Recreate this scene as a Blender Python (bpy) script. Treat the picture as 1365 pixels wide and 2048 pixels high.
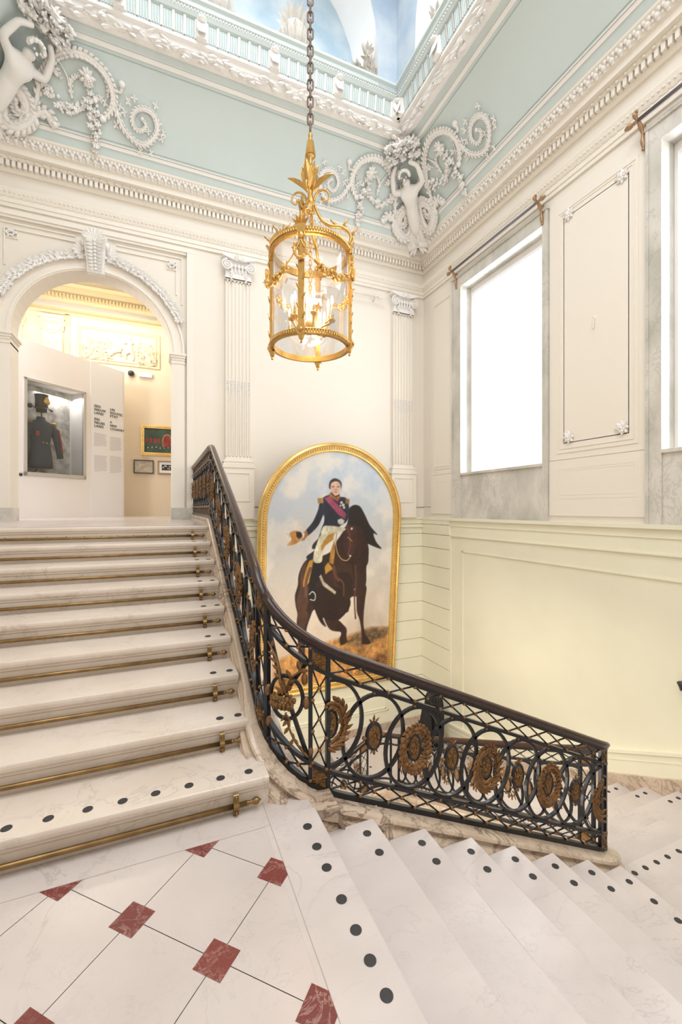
import bpy, bmesh, math, random
import numpy as np
from mathutils import Vector, Matrix, noise
random.seed(7)
for o in list(bpy.data.objects): bpy.data.objects.remove(o)
col = bpy.context.scene.collection
scn = bpy.context.scene
PI = math.pi
# ------------------------------------------------------------ camera, sky, lights, exposure
YAW = math.atan(364.5/864)
cd = bpy.data.cameras.new('camera'); cam = bpy.data.objects.new('camera', cd); col.objects.link(cam)
cam.location = (0, 0, 0); cam.rotation_euler = (PI/2, 0, -YAW)
cd.sensor_fit = 'VERTICAL'; cd.sensor_height = 36.0; cd.lens = 36.0*864/2048
cd.shift_y = -6.0/2048; cd.clip_start = .05; cd.clip_end = 100
scn.camera = cam
scn.view_settings.view_transform = 'Standard'; scn.view_settings.look = 'None'
scn.view_settings.exposure = 0.08; scn.view_settings.gamma = 1
w = bpy.data.worlds.new('sky'); scn.world = w; w.use_nodes = True
w.node_tree.nodes['Background'].inputs[0].default_value = (0.90, 0.94, 1.0, 1)
w.node_tree.nodes['Background'].inputs[1].default_value = 1.0
def area(name, loc, target, sx, sy, power, colr=(1, 1, 1), spread=180):
    l = bpy.data.lights.new(name, 'AREA'); l.shape = 'RECTANGLE'; l.size = sx; l.size_y = sy
    l.energy = power; l.color = colr; l.spread = math.radians(spread)
    o = bpy.data.objects.new(name, l); col.objects.link(o); o.location = loc
    d = Vector(target)-Vector(loc); o.rotation_euler = d.to_track_quat('-Z', 'Y').to_euler()
    return o
area('window_daylight', (5.62, 5.92, 2.53), (0, 5.92, 2.53), 1.9, 3.6, 55, (0.93, 0.96, 1.0))
area('window_daylight', (5.62, 2.24, 2.53), (0, 2.24, 2.53), 1.9, 3.6, 55, (0.93, 0.96, 1.0))
area('skylight_daylight', (1.3, 2.5, 9.3), (1.3, 2.6, 0), 4.4, 5.0, 330, (0.95, 0.97, 1.0))
area('hall_fill', (1.6, -0.6, 4.9), (1.6, 4.5, -1.5), 4.5, 3.5, 125, (1.0, 0.96, 0.93))  # added fill above the stairs to raise brightness, no fitting of the hall
area('gallery_ceiling_light', (-1.3, 11.2, 4.9), (-1.6, 12.0, 1.0), 2.4, 1.2, 66, (1.0, 0.93, 0.82))
area('gallery_ceiling_fill', (-1.2, 12.2, 4.3), (-1.2, 12.4, 6.5), 3.5, .5, 30, (1.0, 0.84, 0.60))  # added upward fill that brightens the gallery ceiling, no lamp modelled there
area('gallery_side_light', (-3.6, 9.3, 3.6), (-1.4, 11.2, 1.6), 1.2, 2.0, 135, (1.0, 0.97, 0.97))
area('case_fill', (-2.05, 11.2, 2.5), (-2.0, 11.1, 1.2), .9, .25, 7, (1, .95, .9))  # invented lamp, added to brighten the coat and backdrop in the case
area('stairwell_fill', (1.9, 4.4, -1.2), (2.2, 5.2, -6), 2.4, 2.4, 110, (1.0, 0.90, 0.74))  # fill added inside the well to brighten the lower walls and flights
area('lower_hall_fill', (2.0, 4.0, -6.9), (2.0, 8.0, -3.0), 2.6, 2.6, 130, (1.0, 0.84, 0.66))  # unseen warm fill from below, added to light the lower balustrades
area('stairwell_side_fill', (1.0, 3.6, -3.0), (3.6, 4.6, -4.0), 1.2, 1.2, 50, (1.0, 0.90, 0.76))  # extra sideways fill, added to make the lower flight's gilt brighter
# ------------------------------------------------------------ materials
def mat(name, colr, rough=.6, metal=0.0, bump=0, bscale=40, var=0, vscale=3, spec=.5, coat=0):
    m = bpy.data.materials.new(name); m.use_nodes = True; nt = m.node_tree; b = nt.nodes['Principled BSDF']
    b.inputs['Base Color'].default_value = (*colr, 1); b.inputs['Roughness'].default_value = rough
    b.inputs['Metallic'].default_value = metal; b.inputs['Specular IOR Level'].default_value = spec
    b.inputs['Coat Weight'].default_value = coat; b.inputs['Coat Roughness'].default_value = .08
    tc = nt.nodes.new('ShaderNodeTexCoord')
    if var:
        n = nt.nodes.new('ShaderNodeTexNoise'); n.inputs['Scale'].default_value = vscale; n.inputs['Detail'].default_value = 5
        nt.links.new(tc.outputs['Object'], n.inputs['Vector'])
        r = nt.nodes.new('ShaderNodeValToRGB')
        r.color_ramp.elements[0].position = .3; r.color_ramp.elements[1].position = .7
        r.color_ramp.elements[0].color = (*[c*(1-var) for c in colr], 1)
        r.color_ramp.elements[1].color = (*[min(1, c*(1+var*.6)) for c in colr], 1)
        nt.links.new(n.outputs['Fac'], r.inputs[0]); nt.links.new(r.outputs[0], b.inputs['Base Color'])
    if bump:
        n2 = nt.nodes.new('ShaderNodeTexNoise'); n2.inputs['Scale'].default_value = bscale; n2.inputs['Detail'].default_value = 4
        nt.links.new(tc.outputs['Object'], n2.inputs['Vector'])
        bp = nt.nodes.new('ShaderNodeBump'); bp.inputs['Strength'].default_value = bump; bp.inputs['Distance'].default_value = .01
        nt.links.new(n2.outputs['Fac'], bp.inputs['Height']); nt.links.new(bp.outputs[0], b.inputs['Normal'])
    return m
def marble(name, base, vein, cloud, vscale=3.0, width=.04, rough=.3, stretch=(1, 1, 1), amount=.8, rot=.6):
    m = bpy.data.materials.new(name); m.use_nodes = True; nt = m.node_tree; b = nt.nodes['Principled BSDF']; L = nt.links
    b.inputs['Roughness'].default_value = rough
    g = nt.nodes.new('ShaderNodeNewGeometry')
    mp = nt.nodes.new('ShaderNodeMapping'); mp.inputs['Scale'].default_value = stretch; mp.inputs['Rotation'].default_value = (.3, .2, rot)
    L.new(g.outputs['Position'], mp.inputs[0])
    c = nt.nodes.new('ShaderNodeTexNoise'); c.inputs['Scale'].default_value = 2.2; c.inputs['Detail'].default_value = 6
    L.new(mp.outputs[0], c.inputs['Vector'])
    r0 = nt.nodes.new('ShaderNodeValToRGB'); r0.color_ramp.elements[0].position = .35; r0.color_ramp.elements[1].position = .65
    r0.color_ramp.elements[0].color = (*cloud, 1); r0.color_ramp.elements[1].color = (*base, 1); L.new(c.outputs['Fac'], r0.inputs[0])
    prev = r0.outputs[0]
    for k, (sc, wd, am) in enumerate(((vscale, width, amount), (vscale*2.7, width*.8, amount*.55))):
        n = nt.nodes.new('ShaderNodeTexNoise'); n.inputs['Scale'].default_value = sc; n.inputs['Detail'].default_value = 8
        n.inputs['Roughness'].default_value = .62; n.inputs['Distortion'].default_value = 1.3
        ad = nt.nodes.new('ShaderNodeVectorMath'); ad.inputs[1].default_value = (k*5.3, 2.1*k, 1.7)
        L.new(mp.outputs[0], ad.inputs[0]); L.new(ad.outputs[0], n.inputs['Vector'])
        s = nt.nodes.new('ShaderNodeMath'); s.operation = 'SUBTRACT'; s.inputs[1].default_value = .5; L.new(n.outputs['Fac'], s.inputs[0])
        a = nt.nodes.new('ShaderNodeMath'); a.operation = 'ABSOLUTE'; L.new(s.outputs[0], a.inputs[0])
        mr = nt.nodes.new('ShaderNodeMapRange'); mr.inputs['From Min'].default_value = 0; mr.inputs['From Max'].default_value = wd
        mr.inputs['To Min'].default_value = am; mr.inputs['To Max'].default_value = 0; L.new(a.outputs[0], mr.inputs[0])
        # only some regions carry veins
        n3 = nt.nodes.new('ShaderNodeTexNoise'); n3.inputs['Scale'].default_value = 1.1+k; L.new(ad.outputs[0], n3.inputs['Vector'])
        mr3 = nt.nodes.new('ShaderNodeMapRange'); mr3.inputs['From Min'].default_value = .38; mr3.inputs['From Max'].default_value = .6; L.new(n3.outputs['Fac'], mr3.inputs[0])
        mm = nt.nodes.new('ShaderNodeMath'); mm.operation = 'MULTIPLY'; L.new(mr.outputs[0], mm.inputs[0]); L.new(mr3.outputs[0], mm.inputs[1])
        mx = nt.nodes.new('ShaderNodeMix'); mx.data_type = 'RGBA'; mx.inputs['B'].default_value = (*vein, 1)
        L.new(mm.outputs[0], mx.inputs['Factor']); L.new(prev, mx.inputs['A']); prev = mx.outputs['Result']
    L.new(prev, b.inputs['Base Color'])
    return m
def emit(name, c, s):
    m = bpy.data.materials.new(name); m.use_nodes = True; nt = m.node_tree; nt.nodes.clear()
    e = nt.nodes.new('ShaderNodeEmission'); e.inputs[0].default_value = (*c, 1); e.inputs[1].default_value = s
    o = nt.nodes.new('ShaderNodeOutputMaterial'); nt.links.new(e.outputs[0], o.inputs[0]); return m
M = dict(
 cream=mat('cream_paint', (.82, .765, .68), .55, var=.02, vscale=.8),
 cream_hi=mat('cream_moulding_paint', (.84, .785, .70), .5),
 cream_low=mat('cream_lower_paint', (.84, .815, .655), .5, var=.04, vscale=1.2),
 mint=mat('mint_paint', (.61, .69, .675), .6, var=.03, vscale=.9),
 white=mat('white_plaster', (.86, .84, .81), .6, bump=.15, bscale=60),
 stucco=mat('stucco_relief', (.86, .835, .80), .65, bump=.35, bscale=90),
 stuccod=mat('aged_stucco', (.66, .61, .54), .7, bump=.4, bscale=70, var=.1, vscale=12),
 step=marble('step_marble', (.71, .63, .555), (.42, .36, .31), (.645, .56, .48), 1.9, .015, .33, (1, 1, 1), .5),
 floor=marble('floor_marble', (.60, .535, .505), (.36, .32, .30), (.545, .48, .45), 1.5, .014, .22, (1, 1, 1), .55, .9),
 tread=marble('tread_marble', (.62, .56, .53), (.38, .35, .34), (.56, .50, .475), 1.5, .014, .25, (1, 1.6, 1), .45, .2),
 curb=marble('curb_marble', (.64, .52, .41), (.20, .14, .10), (.52, .41, .31), 3.0, .032, .22, (1, 1, 1), .95),
 grey=marble('grey_marble', (.72, .69, .635), (.34, .34, .31), (.50, .485, .43), 3.6, .03, .3, (1, 1, .6), .4),
 red=marble('red_marble', (.20, .04, .03), (.52, .34, .30), (.15, .03, .024), 6, .02, .4, (1, 1, 1), .9),
 seam=mat('floor_seam', (.40, .34, .30), .8),
 iron=mat('black_iron', (.028, .029, .034), .32, .6, spec=.6),
 gilt=mat('gilt_bronze', (.25, .135, .058), .45, .7, bump=.5, bscale=120, var=.25, vscale=25),
 giltd=mat('gilt_relief', (.30, .17, .07), .5, .7, bump=1.0, bscale=160, var=.5, vscale=60),
 gold=mat('lantern_gilt', (.60, .37, .12), .32, .9, bump=.2, bscale=90, var=.12, vscale=20),
 goldf=mat('frame_gilt', (.86, .60, .22), .33, .8, var=.12, vscale=8),
 goldo=mat('frame_gilt_ornament', (.70, .45, .16), .4, .8, bump=.5, bscale=90),
 brass=mat('aged_brass', (.27, .17, .07), .36, .85, var=.25, vscale=14),
 bronze=mat('bronze_bracket', (.40, .255, .15), .45, .7),
 wood=mat('mahogany', (.035, .013, .009), .28, 0, var=.3, vscale=30, spec=.4, coat=.15),
 rodm=mat('curtain_rod', (.20, .19, .23), .35, .6),
 chain=mat('dark_chain', (.22, .17, .14), .5, .7),
 rubber=mat('rubber_dot', (.028, .026, .027), .55),
 black=mat('black_cloth', (.012, .012, .013), .6, bump=.2),
 teal=mat('teal_label', (.05, .30, .32), .5),
 wallw=mat('exhibition_white', (.84, .83, .84), .7),
 wallp=mat('exhibition_pinkish', (.84, .80, .77), .7),
 wallb=mat('exhibition_beige', (.80, .68, .52), .7),
 yel=mat('gallery_cream', (.84, .755, .59), .6),
 ink=mat('black_ink', (.04, .03, .03), .8),
 inkg=mat('grey_ink', (.55, .54, .54), .8),
 cframe=mat('case_frame', (.52, .49, .45), .4, .3),
 cback=None, coatm=mat('wool_navy', (.055, .065, .09), .85, bump=.6, bscale=200, var=.2, vscale=40),
 hatm=mat('shako_felt', (.05, .05, .05), .6), redc=mat('red_cloth', (.35, .04, .04), .8),
 candle=mat('candle_sleeve', (.85, .80, .70), .5),
 dark=mat('dark_gap', (.10, .085, .07), .9),
 sconce=mat('security_camera', (.04, .04, .045), .2, .2),
 bulb=emit('lit_bulb', (1.0, .80, .50), 22),
 day=emit('daylit_window', (.94, .97, 1.0), 1.35),
 dayv=emit('cove_glow', (.96, .98, 1.0), 1.6),
)
def glassm(name, tint=(1, 1, 1), mixf=.9):
    m = bpy.data.materials.new(name); m.use_nodes = True; nt = m.node_tree; nt.nodes.clear()
    g = nt.nodes.new('ShaderNodeBsdfGlossy'); g.inputs['Roughness'].default_value = .02
    t = nt.nodes.new('ShaderNodeBsdfTransparent'); t.inputs[0].default_value = (*tint, 1)
    mx = nt.nodes.new('ShaderNodeMixShader'); f = nt.nodes.new('ShaderNodeFresnel'); f.inputs[0].default_value = 1.5
    mu = nt.nodes.new('ShaderNodeMath'); mu.operation = 'MULTIPLY'; mu.inputs[1].default_value = mixf
    nt.links.new(f.outputs[0], mu.inputs[0]); nt.links.new(mu.outputs[0], mx.inputs[0])
    nt.links.new(t.outputs[0], mx.inputs[1]); nt.links.new(g.outputs[0], mx.inputs[2])
    o = nt.nodes.new('ShaderNodeOutputMaterial'); nt.links.new(mx.outputs[0], o.inputs[0]); return m
M['glass'] = glassm('lantern_glass', (1, 1, 1), .35); M['glassc'] = glassm('case_glass', (.96, .98, .99), .7)
def skyp(name, a, b, sc=1.2):
    m = mat(name, a, .75); nt = m.node_tree; bs = nt.nodes['Principled BSDF']
    g = nt.nodes.new('ShaderNodeNewGeometry'); n = nt.nodes.new('ShaderNodeTexNoise'); n.inputs['Scale'].default_value = sc; n.inputs['Detail'].default_value = 8
    r = nt.nodes.new('ShaderNodeValToRGB'); r.color_ramp.elements[0].position = .35; r.color_ramp.elements[1].position = .68
    r.color_ramp.elements[0].color = (*a, 1); r.color_ramp.elements[1].color = (*b, 1)
    nt.links.new(g.outputs['Position'], n.inputs['Vector']); nt.links.new(n.outputs['Fac'], r.inputs[0]); nt.links.new(r.outputs[0], bs.inputs['Base Color']); return m
M['skyblue'] = skyp('painted_sky', (.42, .52, .62), (.60, .66, .70), 2.2)
M['skypale'] = skyp('painted_pale_sky', (.42, .56, .66), (.70, .77, .80), 1.6)
M['cback'] = skyp('engraved_backdrop', (.30, .28, .26), (.72, .70, .66), 6)
# ------------------------------------------------------------ mesh builder
def V(*a): return Vector(a)
class MB:
    def __init__(s): s.v = []; s.f = []; s.mi = []; s.m = 0
    def add(s, vs, fs):
        n = len(s.v); s.v.extend([tuple(v) for v in vs]); s.f.extend([tuple(i+n for i in f) for f in fs]); s.mi.extend([s.m]*len(fs))
    def box(s, lo, hi):
        x0, y0, z0 = lo; x1, y1, z1 = hi
        s.add([(x0,y0,z0),(x1,y0,z0),(x1,y1,z0),(x0,y1,z0),(x0,y0,z1),(x1,y0,z1),(x1,y1,z1),(x0,y1,z1)],
              [(0,3,2,1),(4,5,6,7),(0,1,5,4),(1,2,6,5),(2,3,7,6),(3,0,4,7)])
    def obox(s, c, X, Y, Z):   # centre and half-axes
        c = Vector(c); vs = [c+a*X+b*Y+d*Z for d in (-1, 1) for a, b in ((-1,-1),(1,-1),(1,1),(-1,1))]
        s.add(vs, [(0,3,2,1),(4,5,6,7),(0,1,5,4),(1,2,6,5),(2,3,7,6),(3,0,4,7)])
    def quad(s, a, b, c, d): s.add([a, b, c, d], [(0, 1, 2, 3)])
    def prism(s, poly, fn, t0, t1):  # poly 2d list; fn(a,b,t)->3d
        n = len(poly)
        vs = [fn(a, b, t0) for a, b in poly]+[fn(a, b, t1) for a, b in poly]
        s.add(vs, [tuple(range(n))[::-1], tuple(range(n, 2*n))]+[(i, (i+1) % n, n+(i+1) % n, n+i) for i in range(n)])
    def loft(s, rings, closed=True, caps=True, loop=False):
        n = len(rings[0]); vs = [p for r in rings for p in r]; fs = []
        R = len(rings)
        for i in range(R if loop else R-1):
            j = (i+1) % R
            for k in range(n if closed else n-1):
                k2 = (k+1) % n; fs.append((i*n+k, i*n+k2, j*n+k2, j*n+k))
        if caps and closed and not loop: fs.append(tuple(range(n))[::-1]); fs.append(tuple((R-1)*n+k for k in range(n)))
        s.add(vs, fs)
    def tube(s, pts, r, n=8, closed=False, caps=True, flat=1.0, up=None):
        pts = [Vector(p) for p in pts]; N = len(pts); rings = []
        rr = r if isinstance(r, (list, tuple)) else [r]*N
        prev = None
        for i, p in enumerate(pts):
            if closed: t = pts[(i+1) % N]-pts[i-1]
            else: t = pts[min(i+1, N-1)]-pts[max(i-1, 0)]
            if t.length < 1e-9: t = Vector((0, 0, 1))
            t.normalize()
            if up is not None: a = Vector(up)-t*Vector(up).dot(t)
            elif prev is None: a = t.orthogonal()
            else: a = prev-t*prev.dot(t)
            if a.length < 1e-6: a = t.orthogonal()
            a.normalize(); prev = a; b = t.cross(a)
            rings.append([p+(a*math.cos(2*PI*k/n)*flat+b*math.sin(2*PI*k/n))*rr[i] for k in range(n)])
        s.loft(rings, True, caps, closed)
    def bar(s, pts, w, h, up, closed=False):  # rectangular section: w across, h along up
        pts = [Vector(p) for p in pts]; N = len(pts); rings = []
        for i, p in enumerate(pts):
            t = (pts[(i+1) % N]-pts[i-1]) if closed else pts[min(i+1, N-1)]-pts[max(i-1, 0)]
            t.normalize(); u = Vector(up[i] if isinstance(up, list) else up); u = (u-t*u.dot(t)).normalized(); b = t.cross(u)
            rings.append([p+u*h/2*c+b*w/2*d for c, d in ((-1,-1),(-1,1),(1,1),(1,-1))])
        s.loft(rings, True, True, closed)
    def lathe(s, prof, c=(0, 0, 0), n=24, axis=None):
        c = Vector(c); q = Matrix.Identity(3) if axis is None else Vector(axis).to_track_quat('Z', 'Y').to_matrix()
        s.loft([[c+q@Vector((r*math.cos(2*PI*k/n), r*math.sin(2*PI*k/n), z)) for k in range(n)] for r, z in prof], True, True)
    def blob(s, c, r, sc=(1, 1, 1), q=None, n=6, m=4):
        c = Vector(c); vs = []; fs = []
        for i in range(1, m):
            th = PI*i/m
            for k in range(n):
                ph = 2*PI*k/n; p = Vector((math.sin(th)*math.cos(ph)*sc[0], math.sin(th)*math.sin(ph)*sc[1], math.cos(th)*sc[2]))*r
                vs.append(c+(q@p if q else p))
        a = Vector((0, 0, r*sc[2])); a = q@a if q else a
        vs.append(c+a); vs.append(c-a); T = (m-1)*n
        for k in range(n): fs.append((T, k, (k+1) % n)); fs.append((T+1, (m-2)*n+(k+1) % n, (m-2)*n+k))
        for i in range(m-2):
            for k in range(n): fs.append((i*n+k, (i+1)*n+k, (i+1)*n+(k+1) % n, i*n+(k+1) % n))
        s.add(vs, fs)
    def leaf(s, p, d, nrm, L, W, curl=.25, th=.15):   # pointed leaf with keel, thick
        p = Vector(p); d = Vector(d).normalized(); nrm = Vector(nrm); nrm = (nrm-d*nrm.dot(d)).normalized(); b = d.cross(nrm)
        rows = [(0, .18), (.22, .75), (.5, 1), (.78, .62), (1, .06)]
        rings = []
        for t, w in rows:
            q = p+d*L*t+nrm*(L*curl*t*t); ww = W*.5*w; k = W*th
            rings.append([q-b*ww, q+nrm*k*(.5+w), q+b*ww, q-nrm*k*.5])
        s.loft(rings)
    def build(s, name, mats, parent=None, smooth=False, auto=False):
        me = bpy.data.meshes.new(name); me.from_pydata(s.v, [], s.f)
        if not isinstance(mats, (list, tuple)): mats = [mats]
        for m in mats: me.materials.append(M[m] if isinstance(m, str) else m)
        me.polygons.foreach_set('material_index', s.mi)
        if smooth: me.polygons.foreach_set('use_smooth', [True]*len(me.polygons))
        me.update()
        bm = bmesh.new(); bm.from_mesh(me); bmesh.ops.recalc_face_normals(bm, faces=bm.faces)
        if auto:
            for e in bm.edges:
                if len(e.link_faces) == 2 and e.calc_face_angle(0) > .7: e.smooth = False
        bm.to_mesh(me); bm.free()
        o = bpy.data.objects.new(name, me); col.objects.link(o)
        if parent is not None: o.parent = parent
        return o
def tag(o, label=None, cat=None, group=None, kind=None):
    if label: o['label'] = label
    if cat: o['category'] = cat
    if group: o['group'] = group
    if kind: o['kind'] = kind
    return o
def thing(name, label, cat, loc=(0, 0, 0), group=None, kind=None):
    o = bpy.data.objects.new(name, None); col.objects.link(o); o.location = loc; o.empty_display_size = .1
    return tag(o, label, cat, group, kind)
def struct(mb, name, mats, parent=None, **k):
    o = mb.build(name, mats, parent, **k)
    if parent is None: o['kind'] = 'structure'
    return o
def put(o, parent):   # keep world geometry when the parent Empty is not at the origin
    o.parent = parent; o.matrix_parent_inverse = Matrix.Translation(-parent.location); return o
def copy_tree(o, parent=None, loc=None):
    c = o.copy(); col.objects.link(c); c.parent = parent
    if loc is not None: c.location = loc
    for ch in list(o.children): copy_tree(ch, c)
    return c
def smooth_path(P, k=6, closed=False):   # Catmull-Rom through points (any dimension)
    P = [Vector(p) for p in P]; N = len(P); out = []
    for i in range(N if closed else N-1):
        a, b, c, d = (P[(i-1) % N] if (closed or i) else P[0]), P[i], P[(i+1) % N], (P[(i+2) % N] if (closed or i+2 < N) else P[-1])
        for j in range(k):
            t = j/k
            out.append(.5*((2*b)+(c-a)*t+(2*a-5*b+4*c-d)*t*t+(3*b-a-3*c+d)*t**3))
    if not closed: out.append(P[-1])
    return out

# ------------------------------------------------------------ room dimensions
XL, XR, D, YB = -2.77, 5.5, 8.25, -1.9     # left wall, window wall, back wall, end behind
ZU, ZM, RI, TR = -.187, -1.6, .157, .35    # upper landing, middle landing, riser, tread
ZL = ZM-8*RI; Z3 = ZL-12*RI; ZG = Z3-12*RI
# runs: ornament frames along the walls: back wall, window wall, left wall
def run_pt(run, s, p, z):
    if run == 'B': return Vector((s, D-p, z))
    if run == 'R': return Vector((XR-p, s, z))
    return Vector((XL+p, s, z))
RN = {'B': (Vector((1,0,0)), Vector((0,-1,0))), 'R': (Vector((0,1,0)), Vector((-1,0,0))), 'L': (Vector((0,1,0)), Vector((1,0,0)))}
def sweep_room(prof, name, m, closed=True, smooth=False):
    mb = MB()
    rings = [[(XL+p, YB, z) for p, z in prof], [(XL+p, D-p, z) for p, z in prof], [(XR-p, D-p, z) for p, z in prof], [(XR-p, YB, z) for p, z in prof]]
    mb.loft(rings, closed, closed)
    return mb
# ---- back wall with the arched opening
AX, AR, AZ = -.963, 1.183, 2.77   # arch centre, inner radius, springing
T_ = .38
def arch_wall():
    mb = MB(); N = 28; top = 5.3; x0, x1 = XL, XR
    for y in (D, D+T_):
        mb.quad((x0, y, ZU), (AX-AR, y, ZU), (AX-AR, y, top), (x0, y, top))
        mb.quad((AX+AR, y, ZU), (x1+.1, y, ZU), (x1+.1, y, top), (AX+AR, y, top))
        for i in range(N):
            a0, a1 = PI*i/N, PI*(i+1)/N
            xa, xb = AX+AR*math.cos(a0), AX+AR*math.cos(a1); za, zb = AZ+AR*math.sin(a0), AZ+AR*math.sin(a1)
            mb.quad((xa, y, za), (xa, y, top), (xb, y, top), (xb, y, zb))
    for i in range(N):
        a0, a1 = PI*i/N, PI*(i+1)/N
        mb.quad((AX+AR*math.cos(a0), D, AZ+AR*math.sin(a0)), (AX+AR*math.cos(a1), D, AZ+AR*math.sin(a1)), (AX+AR*math.cos(a1), D+T_, AZ+AR*math.sin(a1)), (AX+AR*math.cos(a0), D+T_, AZ+AR*math.sin(a0)))
    for sx in (-1, 1):
        x = AX+sx*AR; mb.quad((x, D, ZU), (x, D+T_, ZU), (x, D+T_, AZ), (x, D, AZ))
    return mb
struct(arch_wall(), 'wall_back', 'cream')
# lower back wall, coursed, slightly proud
mb = MB()
lowj = [ZU, -.33, -.54, -.83, -1.22, -1.63, -2.05, -2.46, -2.87, -3.28, -3.69, -4.60]
for a, b in zip(lowj, lowj[1:]):
    mb.box((.45, D-.055, b+.006), (XR, D+.02, a-.006))
mb.box((.45, D-.03, ZG), (XR, D+T_, ZU-.004))
mb.box((.45, D-.085, -.40), (XR, D-.04, -.355)); mb.box((.45, D-.075, ZU-.035), (XR, D+.015, ZU+.002))
# panel moulding low down under the painting
for (xa, xb, za, zb) in ((1.6, 4.55, -4.33, -3.90),):
    for r in (0, .05):
        mb.box((xa+r, D-.075, za+r), (xb-r, D-.05, za+r+.02)); mb.box((xa+r, D-.075, zb-r-.02), (xb-r, D-.05, zb-r))
        mb.box((xa+r, D-.075, za+r), (xa+r+.02, D-.05, zb-r)); mb.box((xb-r-.02, D-.075, za+r), (xb-r, D-.05, zb-r))
struct(mb, 'wall_back_lower', 'cream_low')
mb = MB(); mb.box((XL, D-.03, ZG), (.45, D+.3, ZU-.19)); struct(mb, 'wall_back_under_landing', 'cream_low')
mb = MB(); mb.box((3.4, D-.09, Z3), (XR, D-.03, Z3+.15)); 
mb.prism([(3.4, Z3), (3.4, Z3+.15), (.5, Z3+.15-1.30), (.5, Z3-1.30)], lambda a, b, t: (a, t, b), D-.09, D-.03)
struct(mb, 'baseboard_back', 'curb')
# upper wall is set off from ledge by a fine joint line
mb = MB(); mb.box((.52, D-.012, .035), (XR, D+.001, .042)); mb.box((XR-.003, YB, .042), (XR+.0, D, .049)); struct(mb, 'trim_1', 'dark')
# ---- window wall
WIN = [(4.94, 6.90), (1.26, 3.22)]; WZ0, WZ1 = .70, 4.37
mb = MB(); ys = [YB, WIN[1][0], WIN[1][1], WIN[0][0], WIN[0][1], D+.1]
for i in range(5):
    a, b = ys[i], ys[i+1]
    if i in (1, 3): mb.box((XR, a-.03, ZU-.2), (XR+.35, b+.03, WZ0-.05)); mb.box((XR, a-.03, WZ1+.03), (XR+.35, b+.03, 5.3))
    else: mb.box((XR, a+(.03 if i else 0), ZU-.2), (XR+.35, b-(.03 if i < 4 else 0), 5.3))
struct(mb, 'wall_right', 'cream')
# lower window wall : panelled dado down to the stairs
def stair_z(y):   # nosing line of the lower flight
    return ZL if y < 2.31 else (Z3 if y > 6.16 else ZL-(y-2.31)*.4486)
LW = 5.45
mb = MB(); mb.box((LW, YB, ZG), (XR+.3, D, ZU))
mb.box((LW-.036, YB, ZU-.05), (LW+.01, D-.055, ZU+.002)); mb.box((LW-.012, YB, ZU-.16), (LW, D-.055, ZU-.14))
mb.box((LW-.022, YB, -.55), (LW, 7.184, -.53)); mb.box((LW-.018, 7.184, -4.6), (LW, 7.21, -.53))
mb.box((LW-.016, YB, -.835), (LW, 6.83, -.815)); mb.box((LW-.016, 6.81, -4.3), (LW, 6.83, -.815))
for a, b in zip(lowj, lowj[1:]): mb.box((LW-.03, 7.215, b+.006), (LW, D-.05, a-.006))
struct(mb, 'wall_right_lower', 'cream_low')
# sloped cream baseboard with moulding, marble skirting under it
def sloped(x0, x1, dz0, dz1, name, m):
    mb = MB(); st = [YB, 2.31, 6.16, 7.21]
    rings = [[(x0, y, stair_z(y)+dz0), (x1, y, stair_z(y)+dz0), (x1, y, stair_z(y)+dz1), (x0, y, stair_z(y)+dz1)] for y in st]
    mb.loft(rings); return mb
mb = sloped(LW-.03, LW+.01, .10, .37, '', ''); m2 = sloped(LW-.05, LW, .37, .41, '', ''); mb.add(m2.v, m2.f); m2 = sloped(LW-.036, LW, .28, .295, '', ''); mb.add(m2.v, m2.f)
struct(mb, 'baseboard_right', 'cream_low')
struct(sloped(LW-.075, LW, -.5, .11, '', ''), 'baseboard_right_marble', 'curb')
# left wall and wall under stairs, closing behind
mb = MB(); mb.box((XL-.2, YB, ZG), (XL, D, 5.3)); struct(mb, 'wall_left', 'cream')
mb = MB(); mb.box((XL-.2, YB-.2, ZG), (XR+.3, YB, 7.4)); struct(mb, 'wall_front', 'cream')
# ---- windows
for k, (a, b) in enumerate(WIN):
    mb = MB(); xo = XR+.30
    mb.box((xo, a, WZ0), (xo+.02, b, WZ1)); pane = mb
    fr = MB()
    for (y0, y1, z0, z1) in ((a+.002, a+.04, WZ0+.04, WZ1-.10), (b-.04, b-.002, WZ0+.04, WZ1-.10), (a+.002, b-.002, WZ0+.001, WZ0+.04), (a+.002, b-.002, WZ1-.10, WZ1-.001)):
        fr.box((XR+.20, y0, z0), (XR+.27, y1, z1))
    o = struct(fr, 'window_%d' % (k+1), 'white'); p = pane.build('pane', 'day', o); p['label'] = 'bright daylit window pane'
    # marble surround
    s = MB(); e = .0
    oy0, oy1, oz1 = a-.10 if k == 0 else a-.17, b+.26 if k == 0 else b+.17, 4.62
    for (ya, yb_) in ((oy0, a), (b, oy1)):
        s.box((XR-.045, ya, ZU), (XR+.34, yb_, oz1-.05))
    s.box((XR-.045, a, WZ1), (XR+.34, b, oz1-.05)); s.box((XR-.07, oy0-.02, oz1-.05), (XR+.02, oy1+.02, oz1))
    s.box((XR-.06, oy0-.005, ZU), (XR-.04, oy0+.03, oz1-.052)); s.box((XR-.06, oy1-.03, ZU), (XR-.04, oy1+.005, oz1-.052))
    s.box((XR-.02, a+.001, ZU), (XR+.22, b-.001, WZ0-.04)); s.box((XR-.05, a+.001, WZ0-.04), (XR+.30, b-.001, WZ0))
    struct(s, 'trim_%d' % (k+2), 'grey')
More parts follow.
